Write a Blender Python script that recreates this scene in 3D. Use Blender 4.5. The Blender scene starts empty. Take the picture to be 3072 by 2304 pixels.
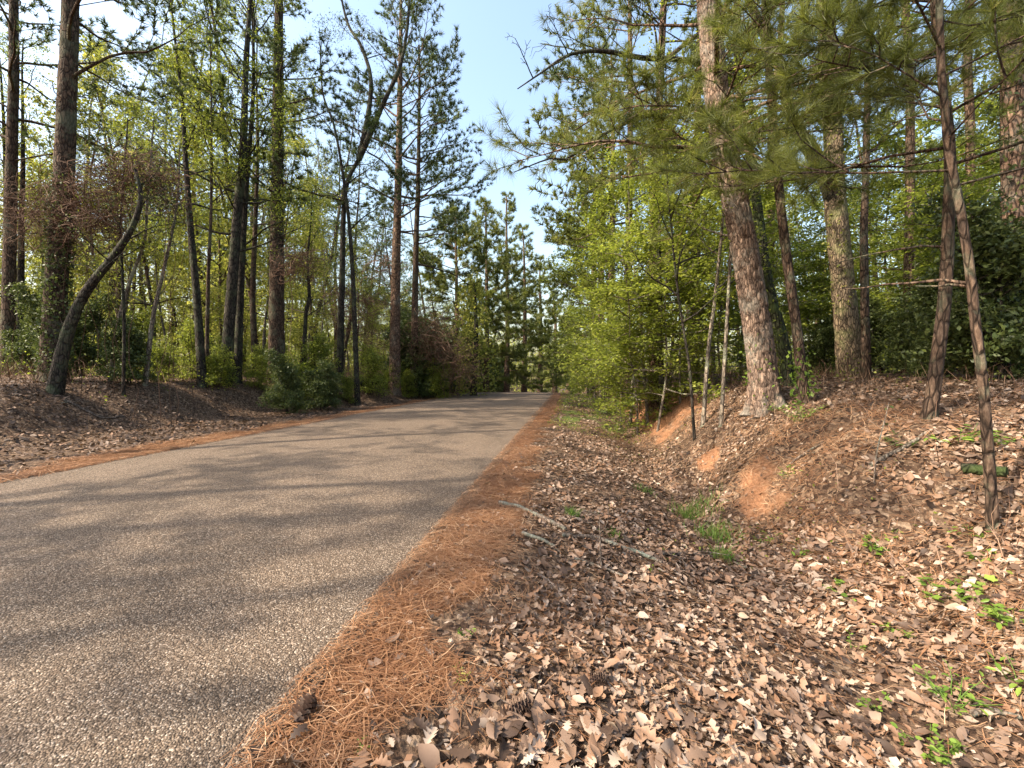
import bpy, math
import numpy as np
from mathutils import Vector

RNG = np.random.default_rng(11)
SC = bpy.context.scene
COL = SC.collection
PI = math.pi

# ------------------------------------------------------------------ camera
FPX = 1300.0                                   # focal length in pixels of the 3072 px wide photograph
PITCH = math.radians(1.45)
CAM_Z = 1.5
cam_d = bpy.data.cameras.new('camera')
cam_d.sensor_width = 36.0
cam_d.lens = 36.0 * FPX / 3072.0
cam_d.clip_start = 0.05
cam_d.clip_end = 3000
cam = bpy.data.objects.new('camera', cam_d)
cam.location = (0, 0, CAM_Z)
cam.rotation_euler = (math.radians(90) - PITCH, 0, 0)
COL.objects.link(cam)
SC.camera = cam

# ------------------------------------------------------------------ light
SUN_EL = math.radians(43)
SUN_H = Vector((-0.93, -0.36)).normalized()
SUN_DIR = Vector((SUN_H.x * math.cos(SUN_EL), SUN_H.y * math.cos(SUN_EL), math.sin(SUN_EL)))
world = bpy.data.worlds.new('World')
SC.world = world
world.use_nodes = True
wn = world.node_tree
bg = wn.nodes['Background']
sky = wn.nodes.new('ShaderNodeTexSky')
sky.sky_type = 'NISHITA'
sky.sun_disc = False
sky.sun_elevation = SUN_EL
sky.sun_rotation = math.atan2(SUN_H.x, SUN_H.y)
sky.air_density = 1.5
sky.dust_density = 4.0
sky.ozone_density = 1.0
wn.links.new(sky.outputs[0], bg.inputs[0])
bg.inputs[1].default_value = 0.15
sun_d = bpy.data.lights.new('sun', 'SUN')
sun_d.energy = 3.9
sun_d.angle = math.radians(0.55)
sun_d.color = (1.0, 0.88, 0.71)
sun = bpy.data.objects.new('sun', sun_d)
sun.rotation_euler = SUN_DIR.to_track_quat('Z', 'Y').to_euler()
COL.objects.link(sun)

SC.view_settings.view_transform = 'Standard'
SC.view_settings.look = 'None'
SC.view_settings.exposure = 1.5
SC.view_settings.gamma = 1.0
SC.view_settings.use_curve_mapping = False
cy = SC.cycles
cy.max_bounces = 5
cy.diffuse_bounces = 2
cy.glossy_bounces = 1
cy.transmission_bounces = 2
cy.transparent_max_bounces = 4
cy.caustics_reflective = False
cy.caustics_refractive = False
cy.use_denoising = True

# ------------------------------------------------------------------ picture <-> place helpers
K = 3072.0 / 2212.0


def uv(px, py):
    return (px * K - 1536.0) / FPX, (1152.0 - py * K) / FPX


def ray(px, py):
    u, v = uv(px, py)
    c, s = math.cos(PITCH), math.sin(PITCH)
    return np.array([u, c + v * s, v * c - s])


def at(px, py, D):
    d = ray(px, py)
    return np.array([0, 0, CAM_Z]) + d * (D / d[1])


ROAD_A = math.radians(7.76)
CA, SA = math.cos(ROAD_A), math.sin(ROAD_A)
T_R, T_L = -1.17, -7.75                       # road edges, metres sideways of the camera


def to_st(x, y):
    return x * SA + y * CA, x * CA - y * SA


def to_xy(s, t):
    return s * SA + t * CA, s * CA - t * SA


def hsh(i, j, k):
    v = np.sin(i * 127.1 + j * 311.7 + k * 74.7) * 43758.5453
    return v - np.floor(v)


def vn(x, y, k=0):
    x = np.asarray(x, float); y = np.asarray(y, float)
    i, j = np.floor(x), np.floor(y)
    f, g = x - i, y - j
    f = f * f * (3 - 2 * f); g = g * g * (3 - 2 * g)
    a = hsh(i, j, k) * (1 - f) + hsh(i + 1, j, k) * f
    b = hsh(i, j + 1, k) * (1 - f) + hsh(i + 1, j + 1, k) * f
    return a * (1 - g) + b * g


def fbm(x, y, k=0, o=4):
    r, a, q = 0, 0.5, 1.0
    for n in range(o):
        r = r + a * vn(x * q + 17.3 * n, y * q - 9.1 * n, k + n)
        a *= 0.5; q *= 2.03
    return r


def sstep(a, b, x):
    q = np.clip((x - a) / (b - a), 0, 1)
    return q * q * (3 - 2 * q)


def road_z(s):
    q = np.maximum(np.asarray(s, float) - 30.0, 0)
    return -np.where(q < 12, 0.0042 * q * q, 0.0042 * 144 + (q - 12) * 0.1008 * np.exp(-np.maximum(q - 12, 0) / 40.0))


PR_T = [T_R - .3, T_R, -.3, .8, 1.65, 2.3, 3.1, 3.75, 4.6, 6.5, 10, 25, 900]
PR_NEAR = [.01, .01, -.07, -.20, -.33, -.22, .12, .52, .92, 1.22, 1.4, 1.6, 1.8]
PR_MID = [.01, .01, -.07, -.27, -.5, -.12, .66, 1.0, 1.14, 1.36, 1.5, 1.7, 1.9]
PR_FAR = [.01, .01, -.05, -.12, -.16, .10, .62, .95, 1.10, 1.36, 1.5, 1.7, 1.9]


HOLLOWS = [(1.72, 3.55, .28, .16), (2.15, 3.25, .25, .14), (3.0, 7.2, .5, .18)]


def ground_z(x, y):
    x = np.asarray(x, float); y = np.asarray(y, float)
    s, t = to_st(x, y)
    wob = (fbm(s * .45, t * 0 + 3.3, 5, 2) - .37) * 1.1
    tt = t + wob * sstep(1.0, 2.2, t) * (1 - sstep(6, 12, t))
    n = np.interp(tt, PR_T, PR_NEAR); m = np.interp(tt, PR_T, PR_MID); f = np.interp(tt, PR_T, PR_FAR)
    a = sstep(3.0, 6.0, s); b = sstep(11, 24, s)
    zr = n * (1 - a) + m * a
    zr = zr * (1 - b) + f * b
    w = T_L - t
    toe = 3.7 + (1.5 - 3.7) * sstep(12, 23, s) + (fbm(s * .5, t * 0, 8, 2) - .37) * .9
    lift = 1.0 - .15 * sstep(15, 30, s)
    q = w - toe
    zl = np.interp(q, [-9, 0, .5, 1.2, 2.0, 4.0, 14, 900], [.01, -.02, .22, .78, 1.18, 1.33, 1.5, 1.7]) * lift
    z = np.where(t > -4.4, zr, zl)
    off = np.maximum(t - T_R, T_L - t)
    rough = sstep(.1, .9, off)
    z = z + rough * ((fbm(x * 1.3, y * 1.3, 2, 4) - .47) * .16 + (fbm(x * .23, y * .23, 3, 2) - .37) * .25 * sstep(2, 8, off))
    slope = sstep(1.7, 2.3, t) * (1 - sstep(3.6, 4.8, t)) * sstep(2.5, 4.5, s)
    z = z + slope * (fbm(s * 2.2 + 5, t * .55, 12, 3) - .45) * .55
    for hx, hy, hr, hd in HOLLOWS:
        z = z - hd * np.exp(-(((x - hx) / hr) ** 2 + ((y - hy) / (hr * .8)) ** 2))
    z = z - .07 * sstep(.0, .25, -off)          # bed under the road sheet
    return z + road_z(s)


def gz(x, y):
    return float(ground_z(np.array([x]), np.array([y]))[0])


def ground_at(px, py, far=80):
    d = ray(px, py)
    D = np.concatenate([np.linspace(.5, 12, 1500), np.linspace(12, far, 1500)])
    P = np.array([0, 0, CAM_Z])[None] + d[None] * (D / d[1])[:, None]
    g = ground_z(P[:, 0], P[:, 1])
    i = np.argmax(P[:, 2] < g)
    return np.array([P[i, 0], P[i, 1], g[i]])


def ground_n(x, y, e=.06):
    dx = (ground_z(x + e, y) - ground_z(x - e, y)) / (2 * e)
    dy = (ground_z(x, y + e) - ground_z(x, y - e)) / (2 * e)
    n = np.stack([-dx, -dy, np.ones_like(dx)], -1)
    return n / np.linalg.norm(n, axis=-1, keepdims=True)


# ------------------------------------------------------------------ materials
def new_mat(name):
    m = bpy.data.materials.new(name)
    m.use_nodes = True
    nt = m.node_tree
    nt.nodes.clear()
    out = nt.nodes.new('ShaderNodeOutputMaterial')
    return m, nt, out


def N(nt, t, **kw):
    n = nt.nodes.new('ShaderNode' + t)
    for k, v in kw.items():
        if k.startswith('i_'):
            n.inputs[k[2:].replace('_', ' ')].default_value = v
        else:
            setattr(n, k, v)
    return n


def ramp(nt, src, stops, interp='LINEAR'):
    r = N(nt, 'ValToRGB')
    r.color_ramp.interpolation = interp
    e = r.color_ramp.elements
    while len(e) < len(stops):
        e.new(.5)
    for q, (p, c) in zip(e, stops):
        q.position = p
        q.color = (c[0], c[1], c[2], 1)
    nt.links.new(src, r.inputs[0])
    return r.outputs[0]


def mixc(nt, fac, a, b, mode='MIX'):
    m = N(nt, 'Mix', data_type='RGBA', blend_type=mode)
    for sock, v in ((m.inputs[0], fac), (m.inputs[6], a), (m.inputs[7], b)):
        if hasattr(v, 'is_linked'):
            nt.links.new(v, sock)
        elif isinstance(v, (int, float)):
            sock.default_value = v
        else:
            sock.default_value = (v[0], v[1], v[2], 1)
    return m.outputs[2]


def leaf_mat(name, stops, trans=.35, rough=.55, spec=.25, boost=1.5):
    m, nt, out = new_mat(name)
    a = N(nt, 'Attribute', attribute_name='tint')
    c = ramp(nt, a.outputs['Fac'], stops)
    p = N(nt, 'BsdfPrincipled')
    nt.links.new(c, p.inputs['Base Color'])
    p.inputs['Roughness'].default_value = rough
    p.inputs['Specular IOR Level'].default_value = spec
    if trans > 0:
        tr = N(nt, 'BsdfTranslucent')
        cc = mixc(nt, 1.0, c, (boost, boost, boost * .7), 'MULTIPLY')
        nt.links.new(cc, tr.inputs[0])
        mx = N(nt, 'MixShader')
        mx.inputs[0].default_value = trans
        nt.links.new(p.outputs[0], mx.inputs[1])
        nt.links.new(tr.outputs[0], mx.inputs[2])
        nt.links.new(mx.outputs[0], out.inputs[0])
    else:
        nt.links.new(p.outputs[0], out.inputs[0])
    return m


def bark_mat(name, c_dark, c_mid, c_light, vscale=9.0, stretch=.3, bump=.6, lichen=None, lich_amt=.45):
    m, nt, out = new_mat(name)
    tc = N(nt, 'TexCoord')
    mp = N(nt, 'Mapping')
    mp.inputs['Scale'].default_value = (1, 1, stretch)
    nt.links.new(tc.outputs['Object'], mp.inputs[0])
    no = N(nt, 'TexNoise', i_Scale=3.0, i_Detail=3.0)
    nt.links.new(mp.outputs[0], no.inputs['Vector'])
    wv = mixc(nt, .12, mp.outputs[0], no.outputs['Color'], 'ADD')
    vo = N(nt, 'TexVoronoi', feature='DISTANCE_TO_EDGE', i_Scale=vscale)
    nt.links.new(wv, vo.inputs['Vector'])
    vc = N(nt, 'TexVoronoi', feature='F1', i_Scale=vscale)
    nt.links.new(wv, vc.inputs['Vector'])
    n2 = N(nt, 'TexNoise', i_Scale=vscale * 3.0, i_Detail=5.0, i_Roughness=.65)
    nt.links.new(mp.outputs[0], n2.inputs['Vector'])
    edge = ramp(nt, vo.outputs['Distance'], [(0, (0, 0, 0)), (.16, (1, 1, 1))])
    base = ramp(nt, n2.outputs['Fac'], [(.28, c_dark), (.5, c_mid), (.72, c_light)])
    sep = N(nt, 'SeparateColor')
    nt.links.new(vc.outputs['Color'], sep.inputs[0])
    hv = ramp(nt, sep.outputs[0], [(0, (.6, .6, .62)), (1, (1.25, 1.2, 1.15))])
    base = mixc(nt, 1.0, base, hv, 'MULTIPLY')
    base = mixc(nt, edge, [c * .55 for c in c_dark], base)
    if lichen:
        n3 = N(nt, 'TexNoise', i_Scale=1.7, i_Detail=6.0, i_Roughness=.7)
        nt.links.new(tc.outputs['Object'], n3.inputs['Vector'])
        lf = ramp(nt, n3.outputs['Fac'], [(.5, (0, 0, 0)), (.62, (lich_amt,) * 3)])
        base = mixc(nt, lf, base, lichen)
    p = N(nt, 'BsdfPrincipled')
    nt.links.new(base, p.inputs['Base Color'])
    p.inputs['Roughness'].default_value = .9
    p.inputs['Specular IOR Level'].default_value = .15
    hgt = N(nt, 'Math', operation='MULTIPLY_ADD')
    nt.links.new(n2.outputs['Fac'], hgt.inputs[0]); hgt.inputs[1].default_value = .5
    nt.links.new(edge, hgt.inputs[2])
    b = N(nt, 'Bump', i_Strength=bump, i_Distance=.03)
    nt.links.new(hgt.outputs[0], b.inputs['Height'])
    nt.links.new(b.outputs[0], p.inputs['Normal'])
    nt.links.new(p.outputs[0], out.inputs[0])
    return m


M = {}
M['bark_pine'] = bark_mat('bark_pine', (.06, .038, .028), (.17, .105, .072), (.33, .235, .175), 11, .38, .8, (.20, .21, .17), .3)
M['bark_hero'] = bark_mat('bark_hero', (.1, .066, .05), (.22, .155, .118), (.36, .28, .225), 26, .22, .5, (.28, .28, .24), .4)
M['bark_dark'] = bark_mat('bark_dark', (.018, .016, .014), (.05, .042, .034), (.11, .095, .08), 14, .3, .6, (.09, .11, .06), .5)
M['bark_brown'] = bark_mat('bark_brown', (.035, .024, .018), (.09, .06, .043), (.18, .128, .095), 16, .3, .6, (.16, .18, .12), .4)
M['bark_grey'] = bark_mat('bark_grey', (.08, .065, .05), (.2, .165, .13), (.36, .32, .27), 16, .35, .45, (.3, .34, .24), .55)
M['bark_moss'] = bark_mat('bark_moss', (.02, .022, .014), (.055, .06, .035), (.12, .12, .075), 14, .3, .7, (.07, .1, .03), .7)
M['bark_oak'] = bark_mat('bark_oak', (.08, .058, .04), (.2, .15, .1), (.36, .29, .2), 18, .3, .7, (.2, .2, .09), .6)
M['stick'] = bark_mat('stick_wood', (.07, .052, .04), (.16, .125, .1), (.28, .24, .2), 30, .2, .3, (.2, .25, .2), .6)
M['needle'] = leaf_mat('pine_needle', [(0, (.026, .04, .016)), (.45, (.06, .085, .028)), (.8, (.11, .145, .045)), (1, (.19, .19, .07))], .3, .5, .3)
M['needle_near'] = leaf_mat('pine_needle_near', [(0, (.055, .066, .016)), (.5, (.125, .145, .032)), (.85, (.21, .225, .05)), (1, (.29, .25, .09))], .4, .45, .35)
M['leaf_spring'] = leaf_mat('leaf_spring', [(0, (.075, .1, .018)), (.5, (.17, .205, .036)), (1, (.33, .35, .07))], .48, .5, .25)
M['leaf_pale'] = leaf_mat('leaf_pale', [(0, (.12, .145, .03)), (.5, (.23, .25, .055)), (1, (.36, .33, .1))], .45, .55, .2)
M['leaf_dark'] = leaf_mat('leaf_evergreen', [(0, (.028, .04, .014)), (.5, (.07, .095, .028)), (1, (.16, .185, .06))], .28, .45, .3)
M['leaf_plant'] = leaf_mat('leaf_plant', [(0, (.06, .11, .018)), (.5, (.13, .21, .03)), (1, (.24, .32, .06))], .35, .42, .3)
M['grass'] = leaf_mat('grass_blade', [(0, (.05, .1, .015)), (.5, (.1, .17, .03)), (1, (.24, .26, .08))], .3, .5, .3)
M['litter'] = leaf_mat('fallen_leaf', [(0, (.025, .015, .01)), (.2, (.085, .052, .035)), (.42, (.185, .122, .085)), (.56, (.22, .118, .065)), (.72, (.26, .185, .135)), (1, (.4, .31, .24))], .1, .6, .3, 1.1)
M['straw'] = leaf_mat('pine_straw', [(0, (.08, .035, .018)), (.45, (.2, .092, .042)), (.8, (.36, .2, .105)), (1, (.55, .38, .24))], .1, .55, .3, 1.1)
M['vine'] = leaf_mat('dead_vine', [(0, (.05, .028, .018)), (.5, (.15, .085, .055)), (1, (.30, .2, .14))], .08, .75, .15, 1.0)
M['cone'] = leaf_mat('cone_scale', [(0, (.03, .018, .014)), (.6, (.08, .048, .036)), (1, (.2, .15, .12))], 0, .7, .2)


def road_mat():
    m, nt, out = new_mat('chip_seal')
    tc = N(nt, 'TexCoord')
    vo = N(nt, 'TexVoronoi', feature='F1', i_Scale=120.0, i_Randomness=1.0)
    nt.links.new(tc.outputs['Object'], vo.inputs['Vector'])
    v2 = N(nt, 'TexVoronoi', feature='F1', i_Scale=52.0, i_Randomness=1.0)
    nt.links.new(tc.outputs['Object'], v2.inputs['Vector'])
    sep = N(nt, 'SeparateColor'); nt.links.new(vo.outputs['Color'], sep.inputs[0])
    sp2 = N(nt, 'SeparateColor'); nt.links.new(v2.outputs['Color'], sp2.inputs[0])
    st = ramp(nt, sep.outputs[0], [(0, (.085, .06, .042)), (.35, (.135, .097, .067)), (.7, (.19, .141, .102)), (.92, (.29, .23, .178)), (1, (.46, .385, .31))])
    s2 = ramp(nt, sp2.outputs[1], [(0, (.72, .72, .72)), (1, (1.25, 1.25, 1.25))])
    st = mixc(nt, 1.0, st, s2, 'MULTIPLY')
    gap = ramp(nt, vo.outputs['Distance'], [(.35, (1, 1, 1)), (.75, (.5, .47, .44))])
    st = mixc(nt, 1.0, st, gap, 'MULTIPLY')
    lo = N(nt, 'TexNoise', i_Scale=.45, i_Detail=5.0, i_Roughness=.6)
    nt.links.new(tc.outputs['Object'], lo.inputs['Vector'])
    lv = ramp(nt, lo.outputs['Fac'], [(.3, (.86, .85, .84)), (.7, (1.14, 1.13, 1.12))])
    st = mixc(nt, 1.0, st, lv, 'MULTIPLY')
    at_ = N(nt, 'Attribute', attribute_name='track')
    tv = ramp(nt, at_.outputs['Fac'], [(0, (.95, .95, .95)), (1, (1.1, 1.09, 1.08))])
    st = mixc(nt, 1.0, st, tv, 'MULTIPLY')
    p = N(nt, 'BsdfPrincipled')
    nt.links.new(st, p.inputs['Base Color'])
    p.inputs['Roughness'].default_value = .85
    p.inputs['Specular IOR Level'].default_value = .25
    h = N(nt, 'Math', operation='MULTIPLY_ADD')
    nt.links.new(vo.outputs['Distance'], h.inputs[0]); h.inputs[1].default_value = -1.0
    h2 = N(nt, 'Math', operation='MULTIPLY')
    nt.links.new(v2.outputs['Distance'], h2.inputs[0]); h2.inputs[1].default_value = -.8
    nt.links.new(h2.outputs[0], h.inputs[2])
    b = N(nt, 'Bump', i_Strength=1.0, i_Distance=.007)
    nt.links.new(h.outputs[0], b.inputs['Height'])
    nt.links.new(b.outputs[0], p.inputs['Normal'])
    nt.links.new(p.outputs[0], out.inputs[0])
    return m


def ground_mat():
    m, nt, out = new_mat('forest_floor')
    tc = N(nt, 'TexCoord')
    n1 = N(nt, 'TexNoise', i_Scale=2.2, i_Detail=6.0, i_Roughness=.65)
    n2 = N(nt, 'TexNoise', i_Scale=38.0, i_Detail=4.0, i_Roughness=.7)
    vo = N(nt, 'TexVoronoi', feature='F1', i_Scale=27.0)
    vs = N(nt, 'TexVoronoi', feature='F1', i_Scale=60.0)
    wn_ = N(nt, 'TexNoise', i_Scale=9.0, i_Detail=3.0)
    nt.links.new(tc.outputs['Object'], wn_.inputs['Vector'])
    wv = mixc(nt, .15, tc.outputs['Object'], wn_.outputs['Color'], 'ADD')
    for n in (n1, n2, vs):
        nt.links.new(tc.outputs['Object'], n.inputs['Vector'])
    nt.links.new(wv, vo.inputs['Vector'])
    sep = N(nt, 'SeparateColor'); nt.links.new(vo.outputs['Color'], sep.inputs[0])
    litter = ramp(nt, sep.outputs[0], [(0, (.03, .017, .011)), (.3, (.075, .044, .028)), (.6, (.14, .088, .056)), (.85, (.2, .13, .082)), (1, (.31, .22, .15))])
    fine = ramp(nt, n2.outputs['Fac'], [(.3, (.5, .5, .5)), (.7, (1.3, 1.3, 1.3))])
    litter = mixc(nt, 1.0, litter, fine, 'MULTIPLY')
    soil = ramp(nt, n2.outputs['Fac'], [(.3, (.17, .075, .035)), (.55, (.32, .16, .085)), (.75, (.46, .27, .16))])
    straw = ramp(nt, n2.outputs['Fac'], [(.3, (.07, .03, .014)), (.5, (.19, .085, .037)), (.7, (.31, .155, .07))])
    green = ramp(nt, n2.outputs['Fac'], [(.3, (.05, .075, .018)), (.7, (.17, .21, .05))])
    a1 = N(nt, 'Attribute', attribute_name='straw')
    a2 = N(nt, 'Attribute', attribute_name='soil')
    a3 = N(nt, 'Attribute', attribute_name='green')

    def mask(a, lo, hi):
        ad = N(nt, 'Math', operation='MULTIPLY_ADD')
        nt.links.new(n1.outputs['Fac'], ad.inputs[0]); ad.inputs[1].default_value = .9
        nt.links.new(a.outputs['Fac'], ad.inputs[2])
        return ramp(nt, ad.outputs[0], [(lo, (0, 0, 0)), (hi, (1, 1, 1))])
    c = mixc(nt, mask(a2, .82, .98), litter, soil)
    c = mixc(nt, mask(a1, .72, .95), c, straw)
    c = mixc(nt, mask(a3, .9, 1.0), c, green)
    p = N(nt, 'BsdfPrincipled')
    nt.links.new(c, p.inputs['Base Color'])
    p.inputs['Roughness'].default_value = .9
    p.inputs['Specular IOR Level'].default_value = .15
    h = N(nt, 'Math', operation='MULTIPLY_ADD')
    nt.links.new(sep.outputs[1], h.inputs[0]); h.inputs[1].default_value = .9
    nt.links.new(n2.outputs['Fac'], h.inputs[2])
    b = N(nt, 'Bump', i_Strength=.8, i_Distance=.04)
    nt.links.new(h.outputs[0], b.inputs['Height'])
    nt.links.new(b.outputs[0], p.inputs['Normal'])
    nt.links.new(p.outputs[0], out.inputs[0])
    return m


M['road'] = road_mat()
M['ground'] = ground_mat()


# ------------------------------------------------------------------ mesh builders
class MB:
    """collects quads and triangles with a per-vertex tint, builds ONE mesh object"""

    def __init__(self):
        self.v = []; self.q = []; self.t = []; self.c = []; self.n = 0

    def add(self, v, f, tint=.5):
        v = np.asarray(v, float).reshape(-1, 3)
        f = np.asarray(f, int)
        self.v.append(v)
        self.c.append(np.broadcast_to(np.asarray(tint, float), (len(v),)))
        (self.q if f.shape[1] == 4 else self.t).append(f + self.n)
        self.n += len(v)

    def mesh(self, name, mat, smooth=False, origin=(0, 0, 0)):
        V = np.concatenate(self.v) - np.asarray(origin)[None]
        Q = np.concatenate(self.q) if self.q else np.zeros((0, 4), int)
        T = np.concatenate(self.t) if self.t else np.zeros((0, 3), int)
        me = bpy.data.meshes.new(name)
        me.vertices.add(len(V)); me.vertices.foreach_set('co', V.astype(np.float32).ravel())
        nl = Q.size + T.size
        me.loops.add(nl)
        me.loops.foreach_set('vertex_index', np.concatenate([Q.ravel(), T.ravel()]).astype(np.int32))
        me.polygons.add(len(Q) + len(T))
        st = np.concatenate([np.arange(len(Q)) * 4, Q.size + np.arange(len(T)) * 3]).astype(np.int32)
        me.polygons.foreach_set('loop_start', st)
        if smooth:
            me.polygons.foreach_set('use_smooth', np.ones(len(Q) + len(T), bool))
        a = me.attributes.new('tint', 'FLOAT', 'POINT')
        a.data.foreach_set('value', np.concatenate(self.c).astype(np.float32))
        me.materials.append(mat)
        me.update(calc_edges=True)
        return me

    def build(self, name, mat, parent=None, smooth=False, origin=(0, 0, 0)):
        o = bpy.data.objects.new(name, self.mesh(name, mat, smooth, origin))
        COL.objects.link(o)
        if parent is not None:
            o.parent = parent
        return o


def tag(o, label=None, cat=None, group=None, kind=None):
    if label: o['label'] = label
    if cat: o['category'] = cat
    if group: o['group'] = group
    if kind: o['kind'] = kind
    return o


def thing(name, label, cat, loc=(0, 0, 0), rotz=0, scale=1.0, group=None):
    o = bpy.data.objects.new(name, None)
    o.empty_display_size = .2
    o.location = tuple(loc); o.rotation_euler = (0, 0, rotz); o.scale = (scale,) * 3
    COL.objects.link(o)
    return tag(o, label, cat, group)


def copy_tree(o, loc, rotz, scale, label=None, group=None):
    r = o.copy(); COL.objects.link(r)
    r.location = tuple(loc); r.rotation_euler = (0, 0, rotz); r.scale = (scale,) * 3
    if label: r['label'] = label
    if group: r['group'] = group
    for ch in list(o.children):
        c = ch.copy(); COL.objects.link(c); c.parent = r
        for g in list(ch.children):
            d = g.copy(); COL.objects.link(d); d.parent = c
    return r


def nrm(a):
    return a / np.maximum(np.linalg.norm(a, axis=-1, keepdims=True), 1e-9)


def resample(P, step, vals=None):
    """Catmull-Rom through P, about `step` apart"""
    P = np.asarray(P, float)
    Q = np.vstack([2 * P[0] - P[1], P, 2 * P[-1] - P[-2]])
    out, ov = [], []
    for i in range(1, len(Q) - 2):
        L = np.linalg.norm(Q[i + 1] - Q[i])
        n = max(1, int(round(L / step)))
        t = np.linspace(0, 1, n, endpoint=False)[:, None]
        a, b, c, d = Q[i - 1], Q[i], Q[i + 1], Q[i + 2]
        out.append(.5 * (2 * b + (c - a) * t + (2 * a - 5 * b + 4 * c - d) * t ** 2 + (3 * b - a - 3 * c + d) * t ** 3))
        if vals is not None:
            ov.append(vals[i - 1] + (vals[i] - vals[i - 1]) * t[:, 0])
    out.append(Q[-2][None])
    if vals is not None:
        ov.append(np.array([vals[-1]]))
        return np.vstack(out), np.concatenate(ov)
    return np.vstack(out)


def ring_frames(P):
    T = nrm(np.gradient(P, axis=0))
    m = nrm(T.mean(0))
    ref = np.array([0, 0, 1.0]) if abs(m[2]) < .8 else np.array([1.0, 0, 0])
    U = nrm(np.cross(T, ref)); W = np.cross(T, U)
    return T, U, W


def quads_grid(k, n):
    i = np.arange(k - 1)[:, None] * n; j = np.arange(n)[None]; j2 = (j + 1) % n
    return np.stack([i + j, i + j2, i + n + j2, i + n + j], -1).reshape(-1, 4)


def tube(mb, P, R, n=5, tint=.5, rough=0.0, rng=None):
    P = np.asarray(P, float); R = np.broadcast_to(np.asarray(R, float), (len(P),))
    T, U, W = ring_frames(P)
    a = np.arange(n) * 2 * PI / n
    RR = R[:, None] * np.ones(n)[None]
    if rough > 0:
        RR = RR * (1 + rough * ((rng or RNG).random((len(P), n)) - .5) * 2)
    V = P[:, None] + RR[..., None] * (np.cos(a)[None, :, None] * U[:, None] + np.sin(a)[None, :, None] * W[:, None])
    mb.add(V.reshape(-1, 3), quads_grid(len(P), n), tint)


def grow(p, d, L, n, rng, wander=.15, up=0.0):
    P = [np.array(p, float)]; d = nrm(np.array(d, float)); st = L / n
    for i in range(n):
        d = nrm(d + rng.normal(0, wander, 3) + np.array([0, 0, up]))
        P.append(P[-1] + d * st)
    return np.array(P)


def perp(D, rng):
    r = rng.normal(size=D.shape)
    return nrm(r - (r * D).sum(-1, keepdims=True) * D)


def tufts(mb, P, D, rng, n=16, L=.18, w=.008, spread=.9, along=.1, droop=.0):
    """needle tufts: n thin triangles round each tip"""
    P = np.asarray(P, float); D = nrm(np.asarray(D, float))
    m = len(P)
    if m == 0: return
    p = np.repeat(P, n, 0); d = np.repeat(D, n, 0)
    c = rng.random((m * n, 1)) * spread
    q = perp(d, rng)
    nd = nrm(d * (1 - c * .75) + q * (c * 1.05 + .12) + np.array([0, 0, -droop]))
    b = p - d * (rng.random((m * n, 1)) * along)
    ln = L * (.7 + .5 * rng.random((m * n, 1)))
    side = perp(nd, rng) * (w * .5)
    V = np.stack([b - side, b + side, b + nd * ln], 1).reshape(-1, 3)
    tn = np.repeat(np.clip(rng.normal(.45, .2, m), 0, 1), n)
    tn = np.clip(tn + rng.normal(0, .09, m * n), 0, 1)
    mb.add(V, np.arange(m * n * 3).reshape(-1, 3), np.repeat(tn, 3))


def leaves(mb, P, rng, size=.07, flat=.6, tint=None, aspect=.55, grp=None):
    """folded rhombus leaves; flat: how far the blades lie level"""
    P = np.asarray(P, float); m = len(P)
    if m == 0: return
    nv = rng.normal(size=(m, 3)) * (1 - flat) + np.array([0, 0, flat])
    nv = nrm(nv)
    a = perp(nv, rng)
    b = np.cross(nv, a)
    s = size * (.6 + .8 * rng.random((m, 1)))
    fold = nv * s * .12
    V = np.stack([P, P + a * s * .55 + b * s * aspect * .5 + fold, P + a * s, P + a * s * .55 - b * s * aspect * .5 + fold], 1).reshape(-1, 3)
    tn = np.clip(rng.normal(.5, .22, m) if tint is None else tint + rng.normal(0, .1, m), 0, 1)
    mb.add(V, np.arange(m * 4).reshape(-1, 4), np.repeat(tn, 4))


# ------------------------------------------------------------------ trees
def trunk_path(pts, D, H, rng, lean=.25):
    """pts: pixels from the base upwards, all at distance D; carried on to height H"""
    W = [at(px, py, D) for px, py in pts]
    b = W[0]
    W[0] = np.array([b[0], D, gz(b[0], D) - .12])
    W = [W[0]] + [w for w in W[1:] if w[2] > W[0][2] + .25]
    W = np.array(W)
    top = W[0][2] + H
    if W[-1][2] < top - .8:
        d = W[-1] - W[-2] if len(W) > 1 else np.array([0, 0, 1.0])
        d = nrm(d); d[2] = max(d[2], .7); d = d / d[2]
        z = W[-1].copy(); ex = []
        while z[2] < top:
            d = d * np.array([.7, .7, 1]) + np.array([rng.normal(0, .03), rng.normal(0, .03), 0])
            z = z + d * min(2.0, max(.5, top - z[2] + .01)); ex.append(z.copy())
        W = np.vstack([W, ex])
    return W


def trunk_mesh(mb, W, r0, r1, rng, n=10, step=.3, flare=.35, rough=.05, pw=.9):
    P = resample(W, step)
    L = np.concatenate([[0], np.cumsum(np.linalg.norm(np.diff(P, axis=0), axis=1))])
    f = L / L[-1]
    R = r1 + (r0 - r1) * (1 - f) ** pw + r0 * flare * np.exp(-L / (r0 * 2.2 + .05))
    tube(mb, P, R, n, .5, rough, rng)
    return P, R, L


def pos_at(P, L, h):
    i = np.clip(np.searchsorted(L, h) - 1, 0, len(P) - 2)
    q = (h - L[i]) / max(L[i + 1] - L[i], 1e-6)
    return P[i] * (1 - q) + P[i + 1] * q


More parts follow.
